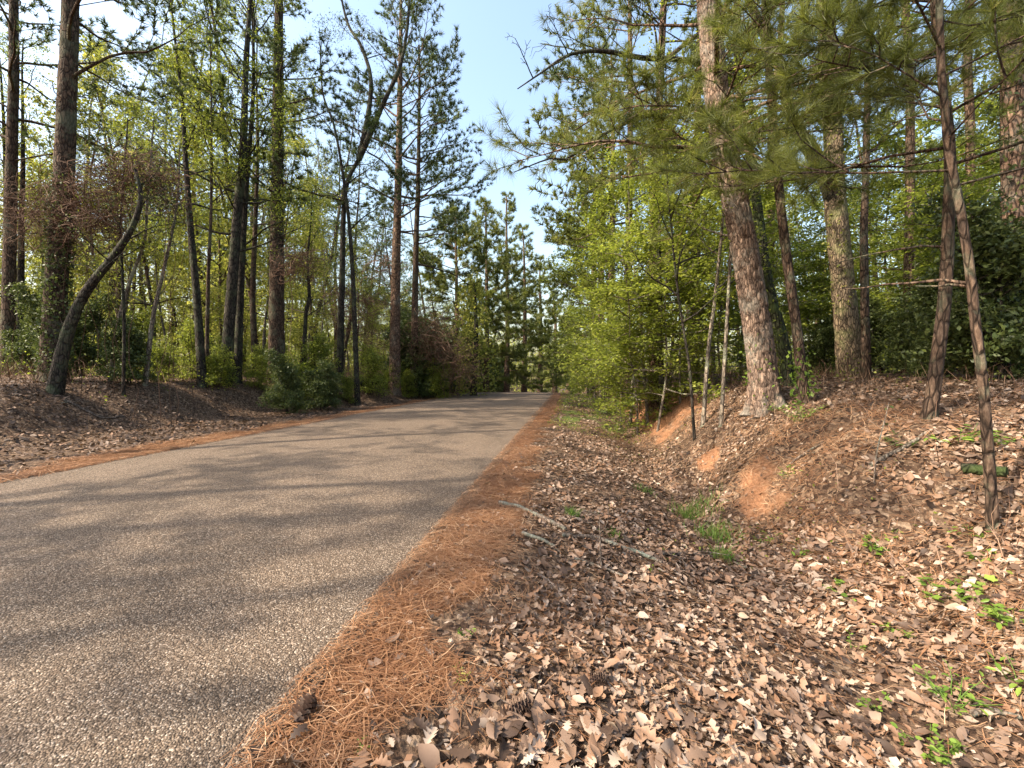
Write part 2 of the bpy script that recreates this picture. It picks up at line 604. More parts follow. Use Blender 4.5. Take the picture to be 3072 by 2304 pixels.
def pine_crown(P, R, L, h0, nl, Lmax, rng, lo=5, hi=45, bias=None, nt=1.0, shape=.6, subl=.38, dead=6, droop=0.0, low=.92):
    mb = MB(); TP, TD = [], []
    H = L[-1]
    for i in range(nl):
        f = (i + rng.random()) / nl
        h = h0 + (H - h0) * f ** low
        az = i * 2.399 + rng.normal(0, .4)
        if bias is not None and rng.random() < .35:
            az = bias + rng.normal(0, .5)
        ln = (Lmax * (1 - f) ** shape * (.55 + .5 * rng.random()) + .35)
        el = math.radians(lo + (hi - lo) * f + rng.normal(0, 8))
        d = np.array([math.cos(az) * math.cos(el), math.sin(az) * math.cos(el), math.sin(el)])
        p0 = pos_at(P, L, min(h, H - .05))
        n = max(4, int(ln / .45))
        B = grow(p0, d, ln, n, rng, .13, .035 - droop)
        r = min(.008 + .011 * ln, .38 * float(np.interp(h, L, R)))
        tube(mb, B, np.linspace(r, .004, len(B)), 4)
        TP.append(B[-1]); TD.append(B[-1] - B[-2])
        m = int(3 + ln * 2.1 * nt)
        for k in range(m):
            g = .28 + .72 * (k + rng.random()) / m
            q = g * (len(B) - 1); j = min(int(q), len(B) - 2)
            pb = B[j] + (B[j + 1] - B[j]) * (q - j)
            tg = nrm(B[j + 1] - B[j])
            sd = nrm(np.cross(tg, [0, 0, 1.0])) * (1 if k % 2 else -1)
            dd = nrm(tg * .8 + sd * (.7 + .3 * rng.random()) + np.array([0, 0, rng.normal(.12, .2)]))
            sl = max(.25, ln * subl * (1.15 - .6 * g) * (.6 + .7 * rng.random()))
            S = grow(pb, dd, sl, 3, rng, .18, .06)
            tube(mb, S, np.linspace(.007 + .004 * sl, .003, 4), 3)
            for u in np.linspace(.35, 1, max(2, int(sl / .22 * nt))):
                q2 = u * 3; j2 = min(int(q2), 2)
                pp = S[j2] + (S[j2 + 1] - S[j2]) * (q2 - j2)
                dr = nrm(nrm(S[j2 + 1] - S[j2]) * .8 + rng.normal(0, .45, 3) + np.array([0, 0, .25]))
                if u < .99:
                    pp = pp + dr * .1
                TP.append(pp); TD.append(dr)
    for i in range(dead):
        h = h0 * (.35 + .65 * rng.random()); az = rng.random() * 2 * PI
        p0 = pos_at(P, L, h)
        B = grow(p0, [math.cos(az), math.sin(az), rng.normal(.1, .2)], .4 + 1.4 * rng.random() ** 2, 5, rng, .2, -.02)
        tube(mb, B, np.linspace(.018, .004, 6), 3)
    return mb, np.array(TP), np.array(TD)


def hard_crown(P, R, L, h0, nl, Lmax, rng, el=(25, 55), bias=None, sub=5, twig=4, hang=.0, flatl=.05, shape=.35):
    """spreading limbs, branches and twigs; returns limbs and the points where leaves sit"""
    mb = MB(); LP = []
    H = L[-1]
    for i in range(nl):
        f = (i + rng.random()) / nl
        h = h0 + (H - h0) * f
        az = i * 2.399 + rng.normal(0, .5)
        if bias is not None and rng.random() < .4:
            az = bias + rng.normal(0, .5)
        e = math.radians(el[0] + (el[1] - el[0]) * f + rng.normal(0, 8))
        ln = Lmax * (1 - f * .8) ** shape * (.6 + .5 * rng.random())
        d = np.array([math.cos(az) * math.cos(e), math.sin(az) * math.cos(e), math.sin(e)])
        B = grow(pos_at(P, L, min(h, H - .02)), d, ln, max(5, int(ln / .35)), rng, .14, flatl)
        tube(mb, B, np.linspace(.006 + .012 * ln, .006, len(B)), 4)
        for k in range(sub):
            g = .25 + .75 * (k + rng.random()) / sub
            q = g * (len(B) - 1); j = min(int(q), len(B) - 2)
            pb = B[j] + (B[j + 1] - B[j]) * (q - j); tg = nrm(B[j + 1] - B[j])
            dd = nrm(tg * .75 + perp(tg[None], rng)[0] * np.array([1, 1, .5]) * .85 + np.array([0, 0, .1 - hang]))
            sl = ln * .42 * (1.2 - .6 * g) * (.6 + .6 * rng.random())
            S = grow(pb, dd, sl, 5, rng, .17, .02 - hang)
            tube(mb, S, np.linspace(.004 + .005 * sl, .004, 6), 3)
            LP.append(S[2:])
            for w in range(twig):
                jj = rng.integers(1, 6)
                tg2 = nrm(S[jj] - S[jj - 1])
                dd2 = nrm(tg2 * .7 + perp(tg2[None], rng)[0] * .8)
                X = grow(S[jj], dd2, sl * .45 * (.5 + .7 * rng.random()), 3, rng, .2, .0 - hang)
                tube(mb, X, np.linspace(.005, .002, 4), 3)
                LP.append(X[1:])
    return mb, (np.vstack(LP) if LP else np.zeros((0, 3)))


def scatter_leaves(mb, LP, rng, per, rad, size, flat=.6, aspect=.55, zs=.5):
    if len(LP) == 0: return
    Q = np.repeat(LP, per, 0) + rng.normal(0, rad, (len(LP) * per, 3)) * np.array([1, 1, zs])
    tn = np.repeat(np.clip(rng.normal(.5, .2, len(LP)), 0, 1), per)
    leaves(mb, Q, rng, size, flat, tn, aspect)


def ivy(mb, P, R, L, h0, h1, n, rng, size=.07, out=.12):
    h = h0 + (h1 - h0) * rng.random(n)
    i = np.clip(np.searchsorted(L, h), 1, len(P) - 1)
    a = rng.random(n) * 2 * PI
    rr = R[i] + out * rng.random(n) ** 1.5
    Q = P[i] + np.stack([np.cos(a) * rr, np.sin(a) * rr, rng.normal(0, .12, n)], 1)
    leaves(mb, Q, rng, size * 1.35, .15)


def finish(root, trunk, crown, fol, mats, origin):
    trunk.build('trunk', mats[0], root, True, origin)
    c = None
    if crown is not None and crown.n:
        c = crown.build('crown', mats[1], root, True, origin)
    if fol is not None and fol.n:
        fol.build('foliage', mats[2], c or root, False, origin)
    return root


def bank_D(px, t):
    """distance at which the column px crosses the line t metres sideways of the camera"""
    u, _ = uv(px, 800)
    return t / (u * CA - SA)


def pine(name, label, pts, D, wpx, H, h0, nl, Lmax, seed, bark='bark_pine', n=16, nw=.012, nl_=.2, nt=1.0, bias=None, ivy_h=None,
         lo=5, hi=45, dead=6, sides=10, group=None, shape=.6, needle='needle', flare=.3, r1=.05, droop=0.0):
    rng = np.random.default_rng(seed)
    W = trunk_path(pts, D, H, rng)
    r0 = wpx * K / FPX * D / 2
    o = W[0] + np.array([0, 0, .12])
    tm = MB()
    P, R, L = trunk_mesh(tm, W, r0, min(r1, r0 * .4), rng, sides, .28, flare)
    cm, TP, TD = pine_crown(P, R, L, h0, nl, Lmax, rng, lo, hi, bias, nt, shape, dead=dead, droop=droop)
    fm = MB()
    tufts(fm, TP, TD, rng, int(n * 1.7), nl_ * 1.1, nw * 2.0)
    root = thing(name, label, 'tree', o, group=group)
    finish(root, tm, cm, fm, (M[bark], M[bark], M[needle]), o)
    if ivy_h:
        im = MB(); ivy(im, P, R, L, ivy_h[0], ivy_h[1], ivy_h[2], rng)
        im.build('ivy', M['leaf_dark'], root, False, o)
    return root


def hardwood(name, label, pts, D, wpx, H, h0, nl, Lmax, seed, bark='bark_dark', leaf='leaf_spring', per=3, rad=.16, size=.07, el=(25, 55),
             sub=5, twig=4, bias=None, r1=.015, sides=8, ivy_h=None, group=None, forks=None, flat=.5, flare=.25, zs=.5, flatl=.05, hang=0.0, cat='tree'):
    rng = np.random.default_rng(seed)
    W = trunk_path(pts, D, H, rng)
    r0 = wpx * K / FPX * D / 2
    o = W[0] + np.array([0, 0, .12])
    tm = MB()
    P, R, L = trunk_mesh(tm, W, r0, r1, rng, sides, .22, flare)
    cm, LP = (hard_crown(P, R, L, h0, nl, Lmax, rng, el, bias, sub, twig, hang, flatl) if nl else (MB(), np.zeros((0, 3))))
    root = thing(name, label, cat, o, group=group)
    for fk in (forks or []):
        FW = np.array([at(px, py, D + dd) for px, py, dd in fk['pts']])
        fP, fr = resample(FW, .25, np.linspace(fk['w'][0], fk['w'][1], len(FW)) * K / FPX * D / 2)
        fm_ = MB(); tube(fm_, fP, np.maximum(fr, .006), 7, .5, .05, rng)
        fm_.build('limb', M[fk.get('bark', bark)], root, True, o)
        fL = np.concatenate([[0], np.cumsum(np.linalg.norm(np.diff(fP, axis=0), axis=1))])
        if fk.get('nl'):
            c2, LP2 = hard_crown(fP, fr, fL, fL[-1] * fk.get('f0', .3), fk['nl'], fk['len'], rng, fk.get('el', (10, 40)), None, fk.get('sub', 4), fk.get('twig', 4), 0, .03)
            cm.v += c2.v; cm.c += c2.c; cm.q += [q + cm.n for q in c2.q]; cm.n += c2.n
            LP = np.vstack([LP, LP2]) if fk.get('leafy', True) else LP
    fm = MB()
    if per > 0:
        scatter_leaves(fm, LP, rng, per, rad, size, flat, zs=zs)
    finish(root, tm, cm, fm, (M[bark], M[bark], M[leaf]), o)
    if ivy_h:
        im = MB(); ivy(im, P, R, L, ivy_h[0], ivy_h[1], ivy_h[2], rng, ivy_h[3] if len(ivy_h) > 3 else .07)
        im.build('ivy', M[ivy_h[4] if len(ivy_h) > 4 else 'leaf_dark'], root, False, o)
    return root


# ------------------------------------------------------------------ the ground and the road
def spaced(a, b, fine_a, fine_b, step, g):
    x = list(np.arange(fine_a, fine_b + 1e-6, step))
    d = step
    while x[-1] < b:
        d *= g; x.append(x[-1] + d)
    lo = []; d = step; q = fine_a
    while q > a:
        d *= g; q -= d; lo.append(q)
    return np.array(lo[::-1] + x)


def build_ground():
    s = spaced(-700, 1100, 0, 12, .17, 1.1)
    t1 = spaced(T_L + .01, 900, -1.5, 4.6, .12, 1.12)
    t2 = spaced(-900, T_L - .05, -13.5, T_L, .16, 1.1)
    t = np.unique(np.round(np.concatenate([t2[t2 < T_L], t1[t1 > T_L]]), 4))
    S, T = np.meshgrid(s, t, indexing='ij')
    X, Y = to_xy(S, T)
    Z = ground_z(X, Y)
    V = np.stack([X, Y, Z], -1).reshape(-1, 3)
    k, n = S.shape
    i = np.arange(k - 1)[:, None] * n; j = np.arange(n - 1)[None]
    F = np.stack([i + j, i + n + j, i + n + j + 1, i + j + 1], -1).reshape(-1, 4)
    mb = MB(); mb.add(V, F)
    o = mb.build('ground', M['ground'], None, True)
    tag(o, 'leaf-strewn forest floor with a ditch and eroded red clay banks along the road', 'ground', kind='structure')
    st, so, gr = ground_masks(X, Y)
    for nm, a in (('straw', st), ('soil', so), ('green', gr)):
        at_ = o.data.attributes.new(nm, 'FLOAT', 'POINT')
        at_.data.foreach_set('value', a.ravel().astype(np.float32))
    return o


def ground_masks(X, Y):
    s, t = to_st(X, Y)
    wr = .60 + .4 * (vn(s * .6, s * 0, 31) - .5) + .9 * (fbm(X * 2.3, Y * 2.3, 36, 3) - .45)
    straw = sstep(T_R - .3, T_R - .05, t) * (1 - sstep(T_R + wr * .75, T_R + wr * 1.25, t))
    wl = .7 + .5 * (vn(s * .5, s * 0, 33) - .5) + .9 * (fbm(X * 2.3, Y * 2.3, 37, 3) - .45)
    straw = straw + (1 - sstep(T_L + .1, T_L + .4, t)) * sstep(T_L - wl * 1.4, T_L - wl * .8, t)
    slope = sstep(1.8, 2.3, t) * (1 - sstep(3.3, 4.0, t))
    soil = slope * sstep(.42, .58, fbm(s * .55 + 4.7, t * .8, 41, 3)) * sstep(3.5, 5, s)
    soil = np.maximum(soil, slope * .85 * sstep(8, 13, s) * (1 - sstep(24, 40, s)))
    green = sstep(9, 15, s) * sstep(T_R + .3, T_R + .9, t) * (1 - sstep(1.5, 2.6, t)) * .55 * sstep(.3, .6, fbm(s * .8, t * 1.5, 51, 3) * 1.3)
    return straw * .62, soil * .6, green


GROUND = build_ground()


def build_road():
    s = spaced(-60, 140, -2, 14, .25, 1.08)
    w = np.linspace(0, 1, 42)
    S, Wd = np.meshgrid(s, w, indexing='ij')
    eR = T_R + .07 * (fbm(S * 1.7, S * 0 + 1, 61, 4) - .47) * 2
    eL = T_L + .10 * (fbm(S * 1.3, S * 0 + 2, 62, 4) - .47) * 2
    T = eL + (eR - eL) * Wd
    X, Y = to_xy(S, T)
    Z = road_z(S) + .012 + .05 * (1 - (2 * Wd - 1) ** 2) + .006 * (fbm(X * .8, Y * .8, 71, 2) - .37)
    k, n = S.shape
    i = np.arange(k - 1)[:, None] * n; j = np.arange(n - 1)[None]
    F = np.stack([i + j, i + n + j, i + n + j + 1, i + j + 1], -1).reshape(-1, 4)
    mb = MB(); mb.add(np.stack([X, Y, Z], -1).reshape(-1, 3), F)
    # skirt down the broken edges
    for col in (0, n - 1):
        a = np.stack([X[:, col], Y[:, col], Z[:, col]], -1); b = a - np.array([0, 0, .06])
        q = np.arange(k - 1)[:, None]
        V = np.concatenate([a, b]); Fq = np.concatenate([q, q + 1, q + 1 + k, q + k], 1)
        mb.add(V, Fq)
    o = mb.build('road', M['road'], None, True)
    tr = np.zeros(mb.n)
    u = Wd.ravel()
    tr[:u.size] = sum(np.exp(-((u - c) / .06) ** 2) for c in (.14, .38, .62, .86)) * .8
    a = o.data.attributes.new('track', 'FLOAT', 'POINT'); a.data.foreach_set('value', tr.astype(np.float32))
    tag(o, 'worn tan chip-seal road running up to a low crest between the woods', 'road', kind='structure')
    return o


build_road()


# ------------------------------------------------------------------ litter: leaves and pine straw
def leaf_template(xs, ws, curl, bend, tw=0.0):
    xs = np.array(xs, float); ws = np.array(ws, float)
    y = np.stack([ws, 0 * ws, -ws], 1); x = np.stack([xs] * 3, 1)
    z = curl * (y / .3) ** 2 * .16 + bend * (x - .5) ** 2 * .6 + tw * y * (x - .5)
    V = np.stack([x - .5, y, z], -1).reshape(-1, 3)
    k = len(xs); i = np.arange(k - 1)[:, None] * 3
    F = np.concatenate([np.concatenate([i, i + 1, i + 4, i + 3], 1), np.concatenate([i + 1, i + 2, i + 5, i + 4], 1)])
    return V, F


OAK_X = [0, .16, .24, .33, .44, .53, .66, .75, .88, 1.0]
OAK_W = [.012, .05, .19, .09, .30, .11, .27, .12, .13, .01]
OAK_X2 = [0, .2, .33, .46, .62, .76, 1.0]
OAK_W2 = [.012, .17, .08, .28, .12, .22, .01]
BEECH_X = [0, .12, .35, .6, .85, 1.0]
BEECH_W = [.01, .10, .24, .25, .13, .0]
rt = np.random.default_rng(3)
T_HERO = [leaf_template(OAK_X if i % 3 else BEECH_X, OAK_W if i % 3 else BEECH_W, rt.uniform(-1.2, 1.6), rt.uniform(-1, 1.2), rt.uniform(-.8, .8)) for i in range(12)]
T_NEAR = [leaf_template(OAK_X2 if i % 3 else BEECH_X[::1], OAK_W2 if i % 3 else BEECH_W, rt.uniform(-1.5, 2.2), rt.uniform(-1, 1.2), rt.uniform(-1, 1)) for i in range(12)]
T_FOUR = [leaf_template([0, .28, .62, 1.0], [.01, .2 + .1 * (i % 2), .27 - .1 * (i % 3), .02], rt.uniform(-1.6, 2.2), rt.uniform(-1.2, 1.4), rt.uniform(-1, 1)) for i in range(8)]
T_MID = [leaf_template([0, .4, 1.0], [.01, .26, .02], rt.uniform(-1.3, 1.7), rt.uniform(-1, 1), rt.uniform(-.8, .8)) for i in range(6)]


def place_template(mb, tp, P, Nn, size, rng, tint, jit=.42):
    V, F = tp; m = len(P)
    if m == 0: return
    n = nrm(Nn + rng.normal(0, jit, (m, 3)) * np.array([1, 1, .6]))
    n[:, 2] = np.abs(n[:, 2])
    a = perp(n, rng); b = np.cross(n, a)
    s = size[:, None, None]
    W = P[:, None] + s * (V[None, :, 0:1] * a[:, None] + V[None, :, 1:2] * b[:, None] + V[None, :, 2:3] * n[:, None])
    Fm = (F[None] + (np.arange(m) * len(V))[:, None, None]).reshape(-1, 4)
    mb.add(W.reshape(-1, 3), Fm, np.repeat(tint, len(V)))


def litter_density(X, Y):
    """how thick dead leaves lie, 0 to 1"""
    s, t = to_st(X, Y)
    right = sstep(T_R + .45, T_R + 1.15, t + .25 * (fbm(s * 1.2, t * 1.2, 81, 3) - .47) * 2)
    left = sstep(.55, 1.2, T_L - t)
    st, so, gr = ground_masks(X, Y)
    patch = .35 + .65 * sstep(.3, .55, fbm(X * .8 + 3, Y * .8, 91, 4) * 1.05)
    steep = sstep(1.9, 2.4, t) * (1 - sstep(3.5, 4.6, t)) * sstep(3, 6, s)
    thin = 1 - steep * (.35 + .65 * sstep(.42, .52, fbm(X * .9, Y * .9, 93, 3)))
    return np.maximum(right + left, .06) * patch * (1 - 1.35 * so) * (1 - .6 * gr) * thin


def sample_region(s0, s1, t0, t1, n, rng):
    S = rng.uniform(s0, s1, n); T = rng.uniform(t0, t1, n)
    return to_xy(S, T)


def build_litter():
    rng = np.random.default_rng(21)
    mb = MB()
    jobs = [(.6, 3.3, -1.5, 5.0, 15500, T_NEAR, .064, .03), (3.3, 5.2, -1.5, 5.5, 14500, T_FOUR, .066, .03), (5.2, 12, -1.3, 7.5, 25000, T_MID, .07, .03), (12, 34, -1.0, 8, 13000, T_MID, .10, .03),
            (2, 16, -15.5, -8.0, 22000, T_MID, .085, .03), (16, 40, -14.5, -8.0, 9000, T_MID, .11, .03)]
    hero_done = False
    for s0, s1, t0, t1, n, tps, sz, dz in jobs:
        X, Y = sample_region(s0, s1, t0, t1, n, rng)
        vis = np.abs(X) < Y * 1.3 + .4
        keep = vis & (rng.random(n) < litter_density(X, Y))
        X, Y = X[keep], Y[keep]
        Z = ground_z(X, Y) + dz * (.15 + rng.random(len(X)))
        P = np.stack([X, Y, Z], 1); Nn = ground_n(X, Y)
        size = sz * np.clip(np.exp(rng.normal(-.12, .42, len(X))), .25, 1.7)
        tn = rng.random(len(X))
        tn = np.clip(np.where(rng.random(len(X)) < .55, rng.normal(.47, .18, len(X)), tn), 0, 1)
        tn = np.clip(tn + .35 * (fbm(X * .9, Y * .9, 95, 3) - .47), 0, 1)
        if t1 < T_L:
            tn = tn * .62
        if not hero_done:
            hero_done = True
            d = np.hypot(X, Y); d[np.abs(X) > Y * 1.2] = 99; d[Y < 1.55] = 99
            top = np.argsort(d)[:300]
            hm = []
            for i, (V, F) in enumerate(T_HERO):
                for tv in range(6):
                    b = MB(); b.add(V, F, [.1, .35, .5, .62, .8, .95][tv]); hm.append(b.mesh('leaf', M['litter'], True))
            from mathutils import Matrix
            for q in top:
                o = bpy.data.objects.new('leaf', hm[rng.integers(12) * 6 + int(np.clip(tn[q] * 6, 0, 5))])
                nn = nrm(Nn[q] + rng.normal(0, .35, 3)); nn[2] = abs(nn[2])
                a = perp(nn[None], rng)[0]; b = np.cross(nn, a)
                sc = size[q] * 1.35
                mt = Matrix(((a[0] * sc, b[0] * sc, nn[0] * sc, P[q, 0]), (a[1] * sc, b[1] * sc, nn[1] * sc, P[q, 1]),
                             (a[2] * sc, b[2] * sc, nn[2] * sc, P[q, 2] + .02), (0, 0, 0, 1)))
                o.matrix_world = mt
                COL.objects.link(o); o.parent = GROUND
            rest = np.ones(len(X), bool); rest[top] = False
            X, Y, P, Nn, size, tn = X[rest], Y[rest], P[rest], Nn[rest], size[rest], tn[rest]
        pick = rng.integers(len(tps), size=len(X))
        for i, tp in enumerate(tps):
            k = pick == i
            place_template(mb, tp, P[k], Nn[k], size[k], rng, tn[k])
    for s0, s1, t0, t1, n, sz in ((.6, 5, -1.2, 5.5, 20000, .022), (5, 12, -1.0, 7.5, 12000, .034)):   # broken bits
        X, Y = sample_region(s0, s1, t0, t1, n, rng)
        k = (np.abs(X) < Y * 1.3 + .3) & (rng.random(n) < .25 + litter_density(X, Y))
        X, Y = X[k], Y[k]
        nn = nrm(ground_n(X, Y) + rng.normal(0, .35, (len(X), 3))); a = perp(nn, rng) * sz * rng.uniform(.4, 1.3, (len(X), 1)); b = np.cross(nn, a) * rng.uniform(.25, .8, (len(X), 1))
        P = np.stack([X, Y, ground_z(X, Y) + .008 + .02 * rng.random(len(X))], 1)
        mb.add(np.stack([P - a, P + b, P + a * .8, P - b], 1).reshape(-1, 3), np.arange(len(X) * 4).reshape(-1, 4), np.repeat(rng.random(len(X)), 4))
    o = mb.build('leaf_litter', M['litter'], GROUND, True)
    tag(o, 'dead oak leaves strewn over the verge, ditch and banks', kind='stuff')


def needles_on_ground():
    rng = np.random.default_rng(22)
    mb = MB()
    # (region, count, length, width, only where straw lies)
    jobs = [(.7, 5, T_R - .12, T_R + 1.2, 17000, .17, .0034, True), (5, 13, T_R - .12, T_R + 1.3, 16000, .18, .006, True),
            (13, 38, T_R - .15, T_R + 1.3, 12000, .2, .012, True), (3, 14, T_L - 1.4, T_L + .15, 14000, .2, .011, True),
            (14, 40, T_L - 1.3, T_L + .1, 10000, .22, .016, True), (.7, 6, T_R + .6, 5.5, 22000, .16, .003, False), (6, 14, T_R + .6, 6, 14000, .17, .006, False), (2.5, 9, 2.2, 5.8, 9000, .17, .0045, False)]
    for s0, s1, t0, t1, n, ln, w, only in jobs:
        X, Y = sample_region(s0, s1, t0, t1, n, rng)
        keep = np.abs(X) < Y * 1.3 + .4
        if only:
            st, _, _ = ground_masks(X, Y)
            s, t = to_st(X, Y)
            over = np.maximum(sstep(T_R + .08, T_R - .1, t) * 0 + (t < T_R) * (t > T_R - .25), (t > T_L) * (t < T_L + .2))
            keep &= rng.random(n) < np.maximum(st / .62, .35 * over)
        else:
            s, t = to_st(X, Y)
            keep &= rng.random(n) < .2 + .6 * sstep(.42, .6, fbm(X * .7, Y * .7, 99, 3)) + .45 * sstep(1.9, 2.4, t) * (1 - sstep(3.5, 4.6, t)) * sstep(.4, .55, fbm(X * 1.1 + 7, Y * 1.1, 98, 3))
        X, Y = X[keep], Y[keep]; m = len(X)
        s, t = to_st(X, Y)
        zr = np.where((t < T_R) & (t > T_L), road_z(s) + .016, ground_z(X, Y))
        P = np.stack([X, Y, np.maximum(zr, ground_z(X, Y)) + rng.random(m) * .035], 1)
        a = rng.random(m) * 2 * PI
        d = np.stack([np.cos(a), np.sin(a), rng.normal(0, .12, m)], 1)
        nn = ground_n(X, Y)
        d = nrm(d - (d * nn).sum(1, keepdims=True) * nn * .9)
        sd = nrm(np.cross(d, nn)) * w * .5
        L = ln * rng.uniform(.6, 1.2, (m, 1))
        bend = sd / (w * .5) * L * rng.normal(0, .12, (m, 1)) + nn * L * .05
        A, B, C = P - d * L * .5, P + bend, P + d * L * .5
        V = np.stack([A - sd, A + sd, B - sd, B + sd, C - sd * .4, C + sd * .4], 1).reshape(-1, 3)
        q = (np.arange(m) * 6)[:, None]
        F = np.concatenate([q + np.array([[0, 1, 3, 2]]), q + np.array([[2, 3, 5, 4]])])
        tn = np.clip(rng.normal(.52, .2, m) + .3 * (fbm(X * 1.1, Y * 1.1, 97, 3) - .47), 0, 1)
        mb.add(V, F, np.repeat(tn, 6))
    o = mb.build('pine_straw', M['straw'])
    tag(o, 'rusty orange pine straw drifted along both road edges and over the verge', 'pine straw', kind='stuff')


build_litter()
needles_on_ground()

# ------------------------------------------------------------------ left bank trees
TO_ROAD = -ROAD_A                              # azimuth of the open side for trees on the left
pine('pine_tree', 'tall dark pine at the far left wrapped in ivy behind the crooked leaning trunk',
     [(113, 800), (122, 600), (135, 450), (143, 250), (152, 0)], 12.5, 42, 24, 8.5, 34, 4.2, 101, 'bark_brown', n=14, nw=.014, ivy_h=(.2, 5.8, 3200), dead=9, sides=14)  # darker bark than other pines: backlit shade put into its colour
pine('pine_tree', 'brown pine trunk cut by the left edge of the picture',
     [(15, 790), (20, 600), (25, 350), (30, 150), (30, 0)], 15.5, 24, 23, 7.5, 40, 4.4, 102, n=12, nw=.013, dead=9, bark='bark_brown')  # same darkened bark, carrying the shade of a backlit trunk
hardwood('young_tree', 'short dark straight trunk in the left corner nearest the picture edge', [(8, 800), (12, 640), (14, 500)], 18, 17, 13, 5, 12, 2.6, 103, per=3, leaf='leaf_spring')
hardwood('young_tree', 'thin dark trunk between the left edge and the ivy-wrapped pine', [(38, 800), (45, 620), (46, 480)], 17, 15, 13, 5, 12, 2.6, 104, per=3, leaf='leaf_spring')
hardwood('leaning_tree', 'crooked black trunk leaning right beneath the brown vine tangle',
         [(116, 832), (140, 740), (172, 655), (208, 600), (250, 548), (288, 485), (304, 425), (292, 365)], 11.3, 27, 6.5, 2.4, 7, 1.8, 105, per=1, rad=.12, size=.06, r1=.035, sides=10, leaf='leaf_dark', sub=4, twig=3)
hardwood('thin_tree', 'pale slender stem bending right below the vine tangle', [(236, 802), (255, 700), (280, 610), (312, 520), (318, 440)], 13.2, 9, 7.5, 4, 5, 1.2, 106, 'bark_grey', per=1)
hardwood('thin_tree', 'pale brown stem slanting up to the right end of the vine tangle', [(312, 800), (330, 690), (352, 590), (378, 470), (386, 390)], 13.6, 10, 7.6, 4.5, 4, 1.2, 107, 'bark_grey', per=1)
hardwood('thin_tree', 'thin dark upright stem beside the leaning black trunk', [(265, 812), (268, 700), (263, 560), (262, 450)], 12.6, 7, 8, 4, 7, 1.4, 108, per=2)
hardwood('sweetgum_tree', 'slim dark tree swaying left at its top with fresh green leaves',
         [(437, 775), (425, 640), (412, 500), (400, 330), (392, 200), (375, 60), (362, -60)], 15.6, 18, 15, 6.0, 20, 3.2, 109, per=5, size=.075, el=(15, 60), bias=2.6)
hardwood('thin_tree', 'straight thin reddish trunk just right of the slim swaying tree', [(445, 785), (450, 600), (456, 450), (457, 250), (455, 150)], 15.9, 9, 13, 6.5, 11, 2.4, 110, 'bark_brown', per=4)
hardwood('oak_tree', 'thick black trunk, left one of the close pair on the bank',
         [(485, 812), (499, 650), (514, 450), (525, 330), (531, 150), (540, 0)], 16.6, 25, 19, 5.0, 24, 3.8, 111, per=6, size=.08, el=(10, 60))
hardwood('oak_tree', 'slimmer black trunk, right one of the close pair on the bank',
         [(512, 806), (521, 600), (532, 400), (547, 200), (545, 0)], 17.2, 17, 17, 5.2, 20, 3.4, 112, per=6, size=.08, el=(10, 60))
pine('pine_tree', 'stout pine with orange-lit bark patch and leafy vines right of the black pair',
     [(597, 803), (598, 550), (600, 300), (603, 0)], 18.8, 33, 25, 6.8, 44, 4.8, 113, 'bark_brown', n=14, nw=.016, ivy_h=(6.0, 15, 2400), dead=7, sides=12)  # backlit side painted in through the darker bark
hardwood('young_tree', 'brown trunk half hidden between the black pair and the stout pine', [(552, 790), (546, 640), (551, 500), (556, 350)], 20, 14, 16, 7, 12, 2.8, 114, 'bark_brown', per=3, leaf='leaf_pale')
hardwood('young_tree', 'small crooked dark sapling with forked branches right of the stout pine',
         [(655, 795), (660, 690), (668, 640), (664, 560), (670, 500)], 19.5, 11, 8.5, 2.8, 9, 1.9, 115, per=2, el=(20, 55))
hardwood('leaning_tree', 'dark tree leaning left behind the forked tree', [(772, 790), (760, 560), (744, 400), (722, 273), (697, 198), (690, 60)], 20, 13, 18, 8, 10, 2.6, 116, per=2, leaf='leaf_dark')
hardwood('forked_tree', 'dark tree forking in a wide V against the sky left of the road',
         [(733, 795), (739, 600), (746, 416), (776, 340)], 21.5, 17, 9.4, 7.0, 2, 1.4, 117, per=2, r1=.09, leaf='leaf_dark',
         forks=[dict(pts=[(775, 345, 0), (795, 250, 0), (801, 169, .3), (780, 100, .6), (751, 50, 1), (730, -40, 1)], w=(12, 4), nl=9, len=2.4, twig=4),
                dict(pts=[(775, 345, 0), (808, 270, -.2), (829, 221, -.4), (863, 146, -.6), (880, 60, -.8), (885, -30, -1)], w=(13, 4), nl=9, len=2.4, twig=4)])
pine('pine_tree', 'tall pine with bare orange trunk and wide flat boughs beside the road on the left',
     [(852, 805), (855, 600), (860, 400), (863, 250), (866, 60)], 24, 25, 23.5, 9.0, 44, 5.8, 118, n=12, nw=.016, nl_=.24, nt=1.0, bias=TO_ROAD, lo=0, hi=50, dead=8, sides=12, shape=.45)
pine('pine_tree', 'slimmer brown pine just right of the wide-boughed pine', [(893, 770), (898, 560), (903, 400), (906, 200)], 26, 17, 21, 8.0, 34, 5.0, 119, n=12, nw=.017, nl_=.24, nt=.8, bias=TO_ROAD, lo=-2, bark='bark_brown')

